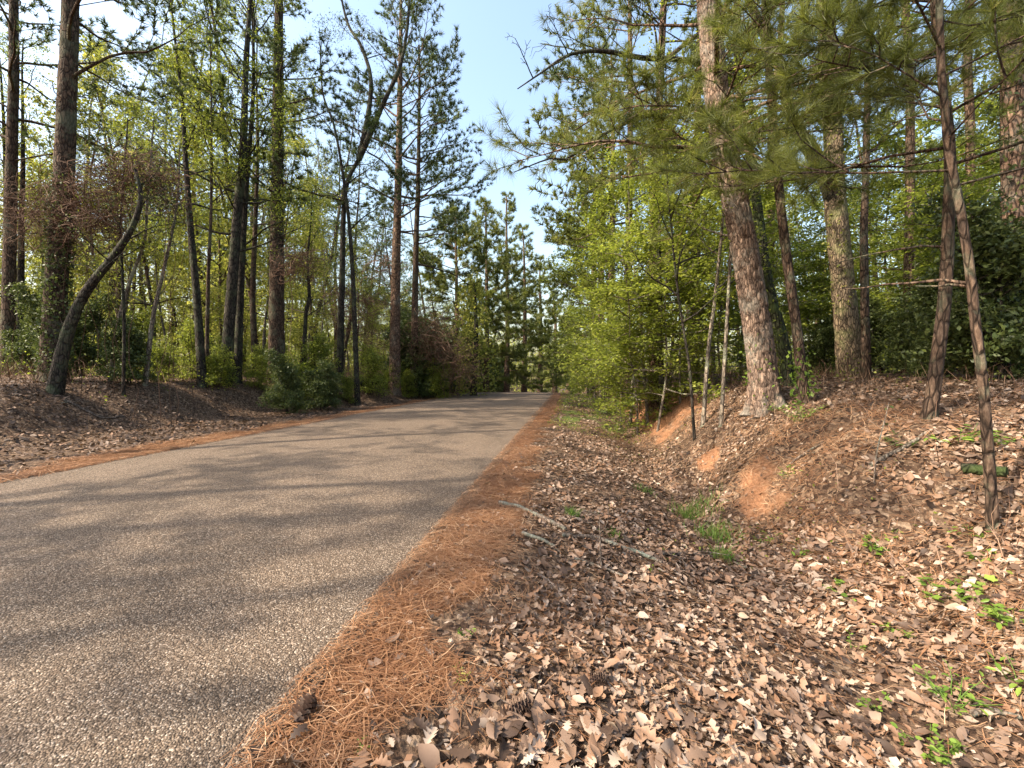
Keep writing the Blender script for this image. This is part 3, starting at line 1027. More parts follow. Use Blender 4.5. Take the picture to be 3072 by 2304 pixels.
# pines closing the left side of the view down the road
for i, (px, ty, D, lab) in enumerate([(985, 455, 33, 'bushy pine standing behind the ivy-covered mound'), (1050, 440, 37, 'dark pine left of the pale distant conifers, nearest the ivy mound'),
                                      (1094, 420, 42, 'tallest dark conical pine at the left of the road gap'), (1132, 492, 46, 'dark pine second from the sky gap, left of the road'),
                                      (1166, 560, 52, 'shaggy pine hanging over the left side of the road crest'), (1198, 622, 60, 'small far pine at the end of the road beside the sky gap'),
                                      (1228, 668, 70, 'farthest little pine closing the road below the sky')]):
    top = at(px, ty, D)
    base = at(px, 800, D)
    H = top[2] - gz(base[0], D)
    pine('pine_tree', lab, [(px, 806), (px + 2, 700), (px, ty + 60)], D, 13, H, 1.2 if i else 5, 46, 4.4 if i < 5 else 3.6, 130 + i, n=11, nw=.022, nl_=.34, nt=1.3, lo=-8, hi=50, dead=0, sides=7, shape=.62, needle='needle_near')

# ------------------------------------------------------------------ right bank trees
def hero_pine():
    rng = np.random.default_rng(201)
    D = 8.0
    W = trunk_path([(1657, 878), (1641, 750), (1612, 560), (1585, 420), (1562, 300), (1545, 180), (1535, 60), (1525, -80)], D, 23, rng)
    o = W[0] + np.array([0, 0, .12])
    P = resample(W, .038)
    L = np.concatenate([[0], np.cumsum(np.linalg.norm(np.diff(P, axis=0), axis=1))])
    cut = np.searchsorted(L, 8.2)
    r0 = .245
    R = .05 + (r0 - .05) * (1 - L / L[-1]) ** .75 + .12 * np.exp(-L / .35)
    T, U, Wd = ring_frames(P[:cut])
    n = 72
    a = np.arange(n) * 2 * PI / n
    # bark plates: cells on the unrolled trunk, furrows pushed in
    cw, ch = n / 13.0, .27
    gx_ = np.arange(n)[None] / cw * np.ones((cut, 1)); gy_ = L[:cut, None] / ch * np.ones((1, n))
    gx_ = gx_ + .35 * (vn(gy_ * .8, gx_ * 0 + 2, 7) - .5) * 2
    ci, cj = np.floor(gx_), np.floor(gy_)
    f1 = np.full(gx_.shape, 9.0); f2 = np.full(gx_.shape, 9.0); tn = np.zeros(gx_.shape)
    for di in (-1, 0, 1):
        for dj in (-1, 0, 1):
            ii, jj = ci + di, cj + dj
            iw = np.mod(ii, 13)
            d = np.hypot((ii + .15 + .7 * hsh(iw, jj, 3) - gx_) * 1.0, (jj + .1 + .8 * hsh(iw, jj, 4) - gy_) * 1.0)
            new = d < f1
            f2 = np.where(new, f1, np.minimum(f2, d)); tn = np.where(new, hsh(iw, jj, 5), tn); f1 = np.where(new, d, f1)
    furrow = 1 - sstep(.03, .20, f2 - f1)
    disp = -.034 * furrow + .010 * (tn - .5) + .006 * (rng.random(gx_.shape) - .5)
    root_lobe = .10 * np.exp(-L[:cut, None] / .25) * np.cos(a[None] * 5 + 1.0)
    RR = R[:cut, None] + disp + root_lobe
    V = P[:cut, None] + RR[..., None] * (np.cos(a)[None, :, None] * U[:, None] + np.sin(a)[None, :, None] * Wd[:, None])
    tm = MB(); tm.add(V.reshape(-1, 3), quads_grid(cut, n), tn.ravel())
    P2 = resample(W, .3); L2 = np.concatenate([[0], np.cumsum(np.linalg.norm(np.diff(P2, axis=0), axis=1))])
    R2 = np.interp(L2, L, R)
    k = np.searchsorted(L2, L[cut - 1]) - 1
    tube(tm, P2[k:], R2[k:] - .012, 16, .5, .04, rng)
    cm, TP, TD = pine_crown(P2, R2, L2, 4.7, 56, 3.7, rng, -14, 45, math.radians(285), 1.5, .5, dead=3, droop=.02, low=1.7)
    c2, TP2, TD2 = pine_crown(P2, R2, L2, 4.9, 20, 2.3, rng, -25, 10, math.radians(235), 2.2, .1, dead=0, droop=.03, low=2.2)
    cm.v += c2.v; cm.c += c2.c; cm.q += [q + cm.n for q in c2.q]; cm.n += c2.n
    TP = np.vstack([TP, TP2]); TD = np.vstack([TD, TD2])
    fm = MB(); tufts(fm, TP, TD, rng, 36, .22, .0068, droop=.12)
    root = thing('pine_tree', 'big leaning pine with plated reddish bark on the right bank', 'tree', o)
    finish(root, tm, cm, fm, (M['bark_hero'], M['bark_pine'], M['needle_near']), o)
    im = MB(); ivy(im, P2, R2, L2, .05, 1.0, 70, rng, .05, .08)
    im.build('ivy', M['leaf_plant'], root, False, o)


hero_pine()
hardwood('oak_tree', 'dark mossy trunk behind the big plated pine with long limbs reaching over the road',
         [(1706, 802), (1691, 740), (1660, 620), (1640, 480), (1625, 360), (1600, 220), (1590, 60)], 10.2, 26, 14, 6, 12, 2.8, 202, 'bark_moss', per=3, size=.07, ivy_h=(.3, 6, 500, .05, 'leaf_spring'),
         forks=[dict(pts=[(1600, 200, 0), (1540, 150, -.5), (1480, 130, -1), (1390, 125, -1.6), (1300, 110, -2), (1230, 118, -2.3), (1180, 150, -2.5), (1118, 192, -2.7)], w=(14, 1.6), nl=10, len=1.5, f0=.25, leafy=False, bark='bark_dark', el=(-5, 35)),
                dict(pts=[(1620, 300, 0), (1560, 240, -.6), (1510, 235, -1), (1400, 250, -1.5), (1330, 276, -1.8), (1270, 312, -2), (1222, 345, -2.2), (1190, 342, -2.3), (1110, 372, -2.5)], w=(11, 1.6), nl=12, len=1.3, f0=.25, leafy=False, bark='bark_dark', el=(0, 40)),
                dict(pts=[(1592, 20, -1.2), (1490, 88, -1.8), (1420, 145, -2), (1360, 200, -2.1), (1325, 230, -2.2), (1240, 282, -2.3)], w=(9, 2), nl=3, len=.7, f0=.5, leafy=False, bark='bark_brown')])
hardwood('broken_tree', 'dark broken stem pointing up left among the pale green leaves', [(1432, 806), (1424, 560), (1424, 430), (1392, 372), (1340, 302)], 13, 13, 7.0, 4, 3, 1.0, 203, 'bark_dark', per=0, r1=.025)
hardwood('leaning_tree', 'slim brown trunk with lichen leaning left, right of the big plated pine',
         [(1739, 884), (1722, 720), (1700, 560), (1682, 400), (1665, 200), (1656, 50), (1650, -80)], 7.5, 21, 13, 4.6, 12, 2.0, 204, 'bark_brown', per=3, leaf='leaf_spring', size=.06, sides=12, r1=.03, ivy_h=(.0, .9, 150, .06, 'leaf_plant'))
hardwood('oak_tree', 'massive vine-hung oak with a dark limb curving up left',
         [(1840, 802), (1829, 700), (1815, 560), (1804, 430), (1800, 300), (1790, 150), (1782, 0)], 12, 47, 20, 8, 14, 4.0, 205, 'bark_oak', per=4, size=.08, sides=16, r1=.08, ivy_h=(2.0, 7.5, 420, .07, 'leaf_pale'),
         forks=[dict(pts=[(1806, 440, 0), (1770, 352, -.2), (1730, 292, -.3), (1703, 230, -.4), (1690, 150, -.5), (1645, 60, -.6), (1605, -30, -.8)], w=(34, 14), nl=7, len=2.6, f0=.4, bark='bark_dark')])
hardwood('young_tree', 'straight grey-brown trunk just right of the massive oak', [(1873, 795), (1868, 650), (1866, 500), (1870, 400), (1872, 290), (1876, 100)], 10, 18, 14, 5.2, 14, 2.4, 206, 'bark_brown', per=4, leaf='leaf_spring', sides=10)
pine('young_pine', 'scaly young pine curving up from the right bank, left of the pair',
     [(2003, 950), (2022, 800), (2040, 650), (2048, 500), (2052, 350), (2045, 250), (2030, 100), (2020, 0)], 4.9, 25, 8.6, 2.9, 34, 2.3, 207, 'bark_brown', n=32, nw=.0027, nl_=.2, nt=2.0, lo=12, hi=50, dead=3, sides=14, needle='needle_near', r1=.02, droop=.01)
pine('young_pine', 'thinner young pine leaning left beside the mossy log at the right',
     [(2150, 1056), (2125, 850), (2107, 700), (2092, 560), (2070, 430), (2046, 300), (2038, 200), (2030, 60)], 3.65, 20, 6.6, 2.9, 26, 1.9, 208, 'bark_brown', n=32, nw=.0024, nl_=.2, nt=2.0, lo=12, hi=50, dead=2, sides=14, needle='needle_near', r1=.015, droop=.01)
pine('pine_tree', 'dark thick trunk cut by the right edge of the picture', [(2196, 850), (2192, 500), (2185, 100)], 8.4, 46, 19, 6.2, 30, 3.2, 209, n=18, nw=.006, nl_=.2, nt=1.2, lo=-5, hi=45, dead=6, sides=12, needle='needle_near', ivy_h=(.3, 6, 900))
hardwood('thin_tree', 'pale slim stem left of the big plated pine', [(1519, 840), (1530, 760), (1545, 640), (1559, 500), (1565, 400)], 9.5, 10, 7.5, 3.0, 10, 1.8, 210, 'bark_grey', per=4, size=.06, flat=.75, zs=.3)
hardwood('thin_tree', 'dark slim stem rooted low on the bank left of the big plated pine', [(1557, 900), (1570, 700), (1579, 530), (1584, 420)], 8.4, 9, 7, 3.0, 10, 1.7, 211, 'bark_grey', per=4, size=.06, flat=.75, zs=.3)
hardwood('thin_tree', 'thin dark sapling slanting left on the clay bank', [(1502, 884), (1490, 800), (1478, 720), (1462, 610)], 9.0, 7, 6.5, 2.4, 10, 1.7, 212, 'bark_dark', per=4, size=.06, flat=.75, zs=.3)
pine('pine_tree', 'tall brown pine rising through pale leaves between road gap and big plated pine',
     [(1414, 812), (1411, 640), (1415, 400), (1425, 200), (1434, 0)], 15, 23, 22, 9, 34, 4.4, 213, n=16, nw=.013, nl_=.22, lo=-8, hi=45, bias=math.radians(215), dead=6, shape=.45)
for i, (px, D, H, h0, L_, lab) in enumerate([(1355, 19, 21, 4.5, 5.0, 'dense pine with low boughs left of the tall brown pine'), (1318, 25, 20, 3.5, 5.2, 'full pine whose boughs edge the sky gap from the right'),
                                             (1296, 33, 19, 3.0, 5.0, 'second pine along the right edge of the sky gap'), (1280, 44, 17, 2.0, 4.6, 'far pine on the right side of the road crest'),
                                             (1500, 17, 21, 7, 4.4, 'pine mostly hidden by leaves behind the big plated pine'), (1660, 18, 22, 6, 4.2, 'pine behind the slim brown leaning trunk'),
                                             (1960, 13, 20, 5, 4.0, 'pine with dark boughs deep in the right wood'), (2090, 12, 18, 5, 4.0, 'shadowed pine behind the two young pines')]):
    pine('pine_tree', lab, [(px, 806), (px + 3, 600), (px + 6, 300)], D, 20, H, h0 if i < 4 else 9, 36 if i < 4 else 16, L_, 230 + i, n=11 if D < 30 else 8, nw=.02 if D < 30 else .04, nl_=.26, nt=.9, lo=-10, hi=45,
         bias=math.radians(190) if i < 4 else None, dead=2, sides=9, shape=.5, needle='needle_near')


# ------------------------------------------------------------------ repeated wood: prototypes and copies
def proto(name, cat, seed, H, r0, h0, nl, Lmax, bark, leaf, per, size, rad=.2, el=(0, 40), sub=5, twig=4, flat=.6, zs=.4, stems=1, is_pine=False, n=8, nw=.03, ivy_n=0):
    rng = np.random.default_rng(seed)
    root = thing(name, 'x', cat)
    tm, cm, fm = MB(), MB(), MB()
    for s_ in range(stems):
        a = rng.random() * 2 * PI
        k = 0 if stems == 1 else .18
        W = [np.array([math.cos(a) * k * .3, math.sin(a) * k * .3, -.15])]
        d = np.array([math.cos(a) * k, math.sin(a) * k, 1.0])
        while W[-1][2] < H * (1 if s_ == 0 else .6 + .35 * rng.random()):
            d = d + np.array([rng.normal(0, .06), rng.normal(0, .06), 0])
            W.append(W[-1] + d * max(.5, H / 9))
        P, R, L = trunk_mesh(tm, np.array(W), r0, .012, rng, 7, .4, .25)
        if is_pine:
            c2, TP, TD = pine_crown(P, R, L, h0, nl, Lmax, rng, -5, 45, None, 1.0, .5, dead=5)
            tufts(fm, TP, TD, rng, 14, .3, nw * 1.7)
        else:
            c2, LP = hard_crown(P, R, L, h0, nl, Lmax, rng, el, None, sub, twig, 0, .02)
            scatter_leaves(fm, LP, rng, per, rad, size, flat, zs=zs)
        if c2.n:
            cm.v += c2.v; cm.c += c2.c; cm.q += [q + cm.n for q in c2.q]; cm.n += c2.n
        if ivy_n:
            ivy(fm, P, R, L, .2, H * .5, ivy_n, rng, .08, .15)
    finish(root, tm, cm, fm, (M[bark], M[bark], M[leaf]), (0, 0, 0))
    root['used'] = 0
    return root


def put(pr, x, y, rotz, sc, label, group, sink=0.0):
    z = gz(x, y) - sink
    if not pr['used']:
        pr['used'] = 1
        pr.location = (x, y, z); pr.rotation_euler = (0, 0, rotz); pr.scale = (sc,) * 3
        tag(pr, label, None, group)
        return pr
    return copy_tree(pr, (x, y, z), rotz, sc, label, group)


rb = np.random.default_rng(77)

# understory saplings with level sprays of new leaves (right wood)
SAP = [proto('understory_sapling', 'sapling', 300 + i, 4.2 + i * .8, .035, .7, 20, 1.9, 'bark_grey', 'leaf_spring', 3, .11, .15, (-5, 35), 5, 4, .72, .3) for i in range(3)]
BIGSAP = [proto('understory_tree', 'tree', 310 + i, 8.5 + i, .07, 1.6, 24, 3.0, 'bark_grey', 'leaf_spring', 4, .13, .22, (-5, 35), 6, 4, .7, .3) for i in range(2)]
EVER = [proto('evergreen_shrub', 'shrub', 320 + i, 2.0 + i * .7, .025, .25, 18, 1.0, 'bark_dark', 'leaf_dark', 4, .085, .11, (5, 55), 5, 3, .35, .7, stems=3) for i in range(2)]
SHRUB = [proto('green_shrub', 'shrub', 330 + i, 1.6 + i * .7, .02, .2, 15, .95, 'bark_brown', 'leaf_spring', 2, .085, .12, (5, 55), 5, 3, .45, .6, stems=3) for i in range(2)]
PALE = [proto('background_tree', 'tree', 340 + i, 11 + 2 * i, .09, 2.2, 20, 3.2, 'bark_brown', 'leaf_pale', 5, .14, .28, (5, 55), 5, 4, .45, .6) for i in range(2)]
BARE = [proto('bare_tree', 'tree', 350 + i, 12 + 2 * i, .08, 4.0, 15, 3.2, 'bark_grey', 'leaf_pale', 1, .09, .25, (25, 65), 5, 5, .4, .7) for i in range(2)]
FARPINE = [proto('background_pine', 'tree', 360 + i, 20 + 2 * i, .2, 8, 30, 3.8, 'bark_brown', 'needle', 5, .2, is_pine=True, n=9, nw=.02) for i in range(3)]


def px_xy(px, D):
    return at(px, 800, D)[0], D


# right: the pale green screen between the road gap and the big pine, then the depth of the wood
for i, (px, D, k, sc) in enumerate([(1285, 29, 1, 1.0), (1300, 22, 0, 1.0), (1335, 18, 1, .95), (1362, 15, 0, .85), (1400, 13.5, 1, .75), (1445, 15, 0, .9), (1490, 16, 1, .9), (1540, 14.5, 0, .85),
                                    (1600, 17, 1, .8), (1690, 19, 0, .9), (1752, 21, 1, 1.0), (1915, 18.5, 0, 1.0), (1985, 16, 1, .9), (2060, 15, 0, .8), (2150, 13, 1, .8), (1270, 36, 0, 1.0), (1840, 20, 0, .9)]):
    x, y = px_xy(px, D)
    put(BIGSAP[k], x, y, rb.random() * 6.28, sc * rb.uniform(.92, 1.08), 'slender understory tree with layered bright spring leaves in the right wood', 'understory trees in the right wood')
for i, (px, D) in enumerate([(1275, 32), (1290, 24), (1312, 19), (1342, 15), (1378, 13), (1420, 12), (1470, 12.5), (1520, 13), (1560, 13), (1640, 16), (1720, 17), (1755, 18), (1790, 18), (1890, 16),
                              (1950, 15.2), (1985, 14.2), (2030, 13), (2085, 12), (2130, 11), (2190, 9.6), (1262, 40), (2000, 17)]):
    x, y = px_xy(px, D)
    put(SAP[i % 3], x, y, rb.random() * 6.28, rb.uniform(.75, 1.1), 'thin sapling with flat sprays of yellow-green leaves on the right bank', 'saplings on the right bank')
for i, (px, D) in enumerate([(1780, 15.4), (1905, 14), (1990, 11), (2050, 9.5), (2120, 7.8), (2175, 6.8), (2205, 8.2)]):
    x, y = px_xy(px, D)
    put(EVER[i % 2], x, y, rb.random() * 6.28, rb.uniform(.6, .95), 'glossy dark evergreen shrub under the trees of the right wood', 'evergreen shrubs in the right wood')

# left: evergreen and green shrubs along the bank top
for i, (px, D) in enumerate([(60, 15.5), (110, 15.5), (280, 13.4), (620, 15.8), (695, 17.5), (165, 16)]):
    x, y = px_xy(px, D)
    put(EVER[i % 2], x, y, rb.random() * 6.28, rb.uniform(.55, .95), 'leafy dark shrub between the trunks on the left bank', 'dark shrubs on the left bank')
for i, (px, D) in enumerate([(345, 15), (420, 16.5), (470, 16), (560, 17.5), (640, 18), (690, 19.5), (750, 20), (800, 22), (845, 24), (880, 25), (945, 26), (300, 17), (210, 17.5), (75, 18), (500, 19), (600, 20)]):
    x, y = px_xy(px, D)
    put(SHRUB[i % 2], x, y, rb.random() * 6.28, rb.uniform(.6, 1.1), 'low shrub with small fresh leaves on the left bank', 'green shrubs on the left bank')
for i, (px, D) in enumerate([(925, 27), (960, 29), (1000, 30), (1035, 33), (1065, 35), (1090, 38), (1120, 41), (1150, 45), (1180, 50), (1015, 27), (975, 26), (1210, 56)]):
    x, y = px_xy(px, D)
    s, t = to_st(x, y)
    t = min(t, T_L - 1.9)
    x, y = to_xy(s, t)
    put(EVER[i % 2], x, y, rb.random() * 6.28, rb.uniform(1.3, 2.0), 'dark bush crowding the left road edge near the crest', 'dark bushes along the far left edge of the road')

# the wood behind, left
for i in range(58):
    s = 14 + 46 * rb.random() ** 1.1; t = -17 - 24 * rb.random()
    x, y = to_xy(s, t)
    if abs(x) > y * 1.3: continue
    put(PALE[i % 2], x, y, rb.random() * 6.28, rb.uniform(.6, 1.1), 'background tree in pale new leaf deep in the left wood', 'pale trees deep in the left wood')
for i in range(34):
    s = 10 + 40 * rb.random(); t = -15.5 - 18 * rb.random()
    x, y = to_xy(s, t)
    if abs(x) > y * 1.3: continue
    put(BARE[i % 2], x, y, rb.random() * 6.28, rb.uniform(.7, 1.15), 'nearly bare thin tree with fine twigs in the left wood', 'bare thin trees in the left wood')
for i in range(30):
    s = 16 + 45 * rb.random(); t = -16 - 22 * rb.random()
    x, y = to_xy(s, t)
    if abs(x) > y * 1.3: continue
    put(FARPINE[i % 3], x, y, rb.random() * 6.28, rb.uniform(.8, 1.1), 'far pine trunk among the pale trees of the left wood', 'far pines in the left wood')
# the wood behind, right
for i in range(20):
    s = 16 + 40 * rb.random(); t = 11 + 26 * rb.random() ** 1.2
    x, y = to_xy(s, t)
    if abs(x) > y * 1.3: continue
    pr = (PALE[i % 2], FARPINE[i % 3])[i % 3 == 0]
    lab = ('pale leafy tree deep in the right wood', 'far pine deep in the right wood')[i % 3 == 0]
    put(pr, x, y, rb.random() * 6.28, rb.uniform(.75, 1.1), lab, ('pale trees deep in the right wood', 'far pines deep in the right wood')[i % 3 == 0])

# pines standing left of the view: they shade the near road
for i, (x, y, sc) in enumerate([(-15.5, 1.5, 1.0), (-14.0, 5.2, .9), (-18.5, .6, 1.0), (-20.5, 7.5, 1.0), (-17.8, -2.9, .85)]):
    put(FARPINE[i % 3], x, y, i * 1.7, sc, 'roadside pine standing just outside the left of the view', 'roadside pines left of the view')


# ------------------------------------------------------------------ masses nobody could count
def distant_wood():
    rng = np.random.default_rng(401)
    mb = MB()
    C = []
    for i in range(5600):                      # clumps of foliage in a belt round the far view
        if rng.random() < .6:
            s = 16 + 75 * rng.random(); t = -22 - 45 * rng.random(); hmax = 10
        else:
            s = 18 + 75 * rng.random(); t = 15 + 45 * rng.random(); hmax = 14
        if rng.random() < .3:
            s = 72 + 30 * rng.random(); t = rng.uniform(-26, 26); hmax = 10
        x, y = to_xy(s, t)
        if abs(x) > y * 1.3: continue
        C.append((x, y, rng.random() ** 1.4 * hmax + .3, rng.uniform(.5, 1.4)))
    C = np.array(C)
    C[:, 2] += ground_z(C[:, 0], C[:, 1])
    per = 20
    Q = np.repeat(C[:, :3], per, 0) + rng.normal(0, 1, (len(C) * per, 3)) * np.repeat(C[:, 3:4], per, 0) * np.array([.8, .8, .45])
    tn = np.repeat(np.clip(rng.normal(.5, .22, len(C)), 0, 1), per)
    leaves(mb, Q, rng, .34, .45, tn, .7)
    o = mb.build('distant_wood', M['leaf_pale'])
    tag(o, 'hazy pale green mass of far trees filling the gaps between trunks', 'wood', kind='stuff')


def dry_brush():
    """brown dead stems, briars and dry weeds on the bank tops"""
    rng = np.random.default_rng(402)
    mb = MB()
    def stem_field(n, s0, s1, t0, t1, hmin, hmax, w, lean=.5):
        X, Y = sample_region(s0, s1, t0, t1, n, rng)
        k = (np.abs(X) < Y * 1.3) & (vn(X * .5, Y * .5, 66) > .3)
        X, Y = X[k], Y[k]; m = len(X)
        P = np.stack([X, Y, ground_z(X, Y) - .03], 1)
        h = rng.uniform(hmin, hmax, (m, 1))
        d1 = nrm(np.concatenate([rng.normal(0, lean, (m, 2)), np.ones((m, 1))], 1))
        d2 = nrm(d1 + rng.normal(0, .6, (m, 3)))
        A, B, C = P, P + d1 * h * .55, P + d1 * h * .55 + d2 * h * .45
        sd = perp(d1, rng) * w * .5
        V = np.stack([A - sd, A + sd, B - sd, B + sd, C], 1).reshape(-1, 3)
        q = (np.arange(m) * 5)[:, None]
        tn = np.repeat(rng.random(m), 5)
        n0 = mb.n
        mb.add(V, q + np.array([[0, 1, 3, 2]]), tn)
        mb.t.append(q + np.array([[2, 3, 4]]) + n0)
    stem_field(2600, 5, 22, -18, -13.4, .2, 1.1, .010)
    stem_field(3200, 18, 45, -16, -10.6, .3, 1.4, .016)
    stem_field(1800, 3, 14, 2.6, 8, .1, .6, .006)
    stem_field(2200, 12, 35, 3.0, 9, .2, .9, .014)
    o = mb.build('dry_brush', M['vine'])
    tag(o, 'dry brown stems and briars along the tops of both banks', 'brush', kind='stuff')


def ground_cover():
    rng = np.random.default_rng(403)
    mb = MB()
    # low green leaves on the forest floor and the far verge
    for n, s0, s1, t0, t1, hh, sz, thr in ((9000, 10, 45, -26, -12.5, .9, .09, .38), (7000, 6, 30, 4.5, 16, .7, .07, .40), (5200, 12, 36, T_R + .5, 2.2, .12, .05, .36), (900, 3.4, 12, .6, 3.4, .08, .035, .5)):
        X, Y = sample_region(s0, s1, t0, t1, n, rng)
        k = (np.abs(X) < Y * 1.3) & (fbm(X * .7, Y * .7, 68, 3) > thr)
        X, Y = X[k], Y[k]
        leaves(mb, np.stack([X, Y, ground_z(X, Y) + .02 + hh * rng.random(len(X)) ** 2], 1), rng, sz, .55)
    o = mb.build('ground_cover', M['leaf_spring'])
    tag(o, 'low green leaves carpeting the forest floor and far verge', 'ground cover', kind='stuff')


ORD = ('leftmost of them|second from the left|third from the left|fourth from the left|fifth from the left|sixth from the left|seventh from the left|eighth from the left|ninth from the left|'
       'tenth from the left|eleventh from the left|twelfth from the left|thirteenth from the left|fourteenth from the left|fifteenth from the left|sixteenth from the left|seventeenth from the left|'
       'eighteenth from the left|nineteenth from the left|twentieth from the left|third from the right|second from the right|rightmost of them').split('|')
for gname, short in (('saplings on the right bank', 'thin yellow-green sapling in the right wood'), ('understory trees in the right wood', 'slender spring-leaved understory tree, right wood'),
                     ('evergreen shrubs in the right wood', 'glossy dark evergreen shrub in the right wood'), ('dark shrubs on the left bank', 'leafy dark shrub on the left bank'),
                     ('green shrubs on the left bank', 'low fresh-leaved shrub on the left bank'), ('dark bushes along the far left edge of the road', 'dark bush at the far left road edge')):
    mem = sorted((o for o in COL.objects if o.parent is None and o.get('group') == gname), key=lambda o: o.location.x / o.location.y)
    for i, o in enumerate(mem):
        k = i if i < 20 and i < len(mem) - 1 else len(ORD) - (len(mem) - i)
        o['label'] = short + ', ' + ORD[k]

distant_wood()
dry_brush()
ground_cover()


# ------------------------------------------------------------------ vines
def vine_tangle(name, label, blobs, D, n, seed, th=.012, dark=None):
    """strands wandering inside a set of ball-shaped volumes (px, py, radius m)"""
    rng = np.random.default_rng(seed)
    mb = MB()
    C = np.array([at(px, py, D + dd) for px, py, r, dd in blobs]); Rr = np.array([b[2] for b in blobs])
    w = Rr ** 1.3 / (Rr ** 1.3).sum()
    for i in range(n):
        b = rng.choice(len(C), p=w)
        p = C[b] + rng.normal(0, .5, 3) * Rr[b] * np.array([1, .8, .8]); d = nrm(rng.normal(0, 1, 3) * np.array([1, 1, .5]))
        Q = [p]
        for k in range(12):
            pull = (C[b] - p) / Rr[b]
            d = nrm(d + rng.normal(0, .3, 3) + pull * .22 * np.linalg.norm(pull) + np.array([0, 0, -.07]))
            p = p + d * .17; Q.append(p)
        tube(mb, np.array(Q), np.linspace(th, th * .4, 13) * rng.uniform(.3, 1.1), 3, np.clip(rng.normal(.5, .22), 0, 1))
    # hanging ends down to the ground
    for i in range(n // 45):
        b = rng.choice(len(C), p=w); p = C[b] + rng.normal(0, .4, 3) * Rr[b]
        g = gz(p[0], p[1]); Q = [p]
        m = 9
        for k in range(m):
            p = p + np.array([rng.normal(0, .09), rng.normal(0, .09), (g - C[b][2]) / m]); Q.append(p)
        tube(mb, np.array(Q), th * .7, 3, rng.random())
    o0 = np.array([C[0][0], C[0][1], gz(C[0][0], C[0][1])])
    root = thing(name, label, 'vines', o0)
    mb.build('strand', M['vine'], root, True, o0)
    if dark:
        fm = MB()
        for (px, py, r, nn, dd) in dark:
            c = at(px, py, D + dd)
            leaves(fm, c + rng.normal(0, .45, (nn, 3)) * r, rng, .07, .3, np.full(nn, .1))
        fm.build('leaf_clump', M['leaf_dark'], root, False, o0)
    return root


vine_tangle('vine_tangle', 'big mound of dead brown vines arching over the leaning black trunk',
            [(300, 362, .55, 0), (262, 368, .5, 0), (335, 372, .45, 0), (225, 390, .55, .2), (365, 400, .4, 0), (195, 425, .6, .2), (372, 440, .35, 0), (150, 430, .7, .3), (245, 455, .5, .2), (90, 450, .7, .5), (200, 480, .6, .2)], 11.9, 560, 501, .011, [(350, 428, .75, 700, .1), (325, 400, .5, 250, .1)])
vine_tangle('vine_tangle', 'thin brown vine curtain hanging round the ivy-wrapped pine at the left',
            [(150, 440, .9, 0), (110, 470, .8, 0), (60, 450, .9, .3), (150, 520, .8, 0), (20, 480, .8, .5)], 12.6, 260, 502, .008)
vine_tangle('vine_tangle', 'brown vines draped down behind the two brown pines left of the road',
            [(800, 640, 1.3, 0), (770, 690, 1.3, 0), (830, 570, 1.0, 0), (740, 640, 1.1, 0), (812, 745, 1.0, 0)], 23.5, 300, 503, .018)
vine_tangle('vine_tangle', 'reddish brown brush heap beside the slim brown pine at the road edge',
            [(930, 690, 1.2, 0), (955, 730, 1.3, 0), (985, 765, 1.3, 0), (915, 740, 1.1, 0), (1000, 800, .9, 0)], 25, 380, 504, .018)
vine_tangle('vine_tangle', 'small brown nest of vines caught in the sapling by the stout pine', [(640, 555, .5, 0), (655, 575, .5, 0), (625, 580, .4, 0)], 16.4, 110, 505, .012)


def ivy_mound():
    rng = np.random.default_rng(506)
    D = 28.0
    c0 = at(1022, 800, D); g = gz(c0[0], D)
    top = at(1030, 605, D)[2]
    tm = MB(); P, R, L = trunk_mesh(tm, np.array([[c0[0], D, g - .1], [c0[0] + .2, D, g + (top - g) * .5], [c0[0] + .1, D, top - .2]]), .2, .08, rng, 8)
    fm = MB()
    for z in np.linspace(.05, 1, 26):
        wd = 1.15 * (1 - (z - .15) ** 2 * .85) + .15
        q = 130
        a = rng.random(q) * 2 * PI; r = wd * (.65 + .4 * rng.random(q) + .25 * np.sin(a * 3 + z * 5))
        leaves(fm, np.stack([c0[0] + np.cos(a) * r, D + np.sin(a) * r, g + z * (top - g) + rng.normal(0, .15, q)], 1), rng, .17, .25, np.clip(rng.normal(.55, .2, q), 0, 1), .7)
    o = np.array([c0[0], D, g])
    root = thing('ivy_covered_snag', 'tall pale green ivy-covered column beside the road on the left', 'tree', o)
    tm.build('trunk', M['bark_dark'], root, True, o)
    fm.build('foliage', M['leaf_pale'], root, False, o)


ivy_mound()

# ------------------------------------------------------------------ fallen wood
def stick(name, label, px_pts, r0, r1, mat, cat='branch', lift=.02, seed=0, twigs=0, sides=8):
    rng = np.random.default_rng(600 + seed)
    W = np.array([ground_at(px, py) for px, py in px_pts]); W[:, 2] += lift + r0 * .2
    P, R = resample(W, .06, np.linspace(r0, r1, len(W)))
    P[1:-1] += rng.normal(0, r0 * .15, (len(P) - 2, 3))
    mb = MB(); tube(mb, P, R, sides, .5, .1, rng)
    for e in (0, -1):                           # broken ends
        mb.add(np.vstack([P[e] + (P[e] - P[e - 1 if e else 1]) * .15, mb.v[0][:sides] if e == 0 else mb.v[0][-sides:]]), np.array([[0, 1 + i, 1 + (i + 1) % sides] for i in range(sides)]), .5)
    for k in range(twigs):
        i = rng.integers(1, len(P) - 1)
        d = nrm(np.array([rng.normal(), rng.normal(), .35])); B = grow(P[i], d, .25 + .3 * rng.random(), 4, rng, .15, -.06)
        tube(mb, B, np.linspace(r1 * .7, r1 * .25, 5), 4)
    o = mb.build(name, M[mat], None, True, P[0])
    o.location = P[0]
    return tag(o, label, cat)


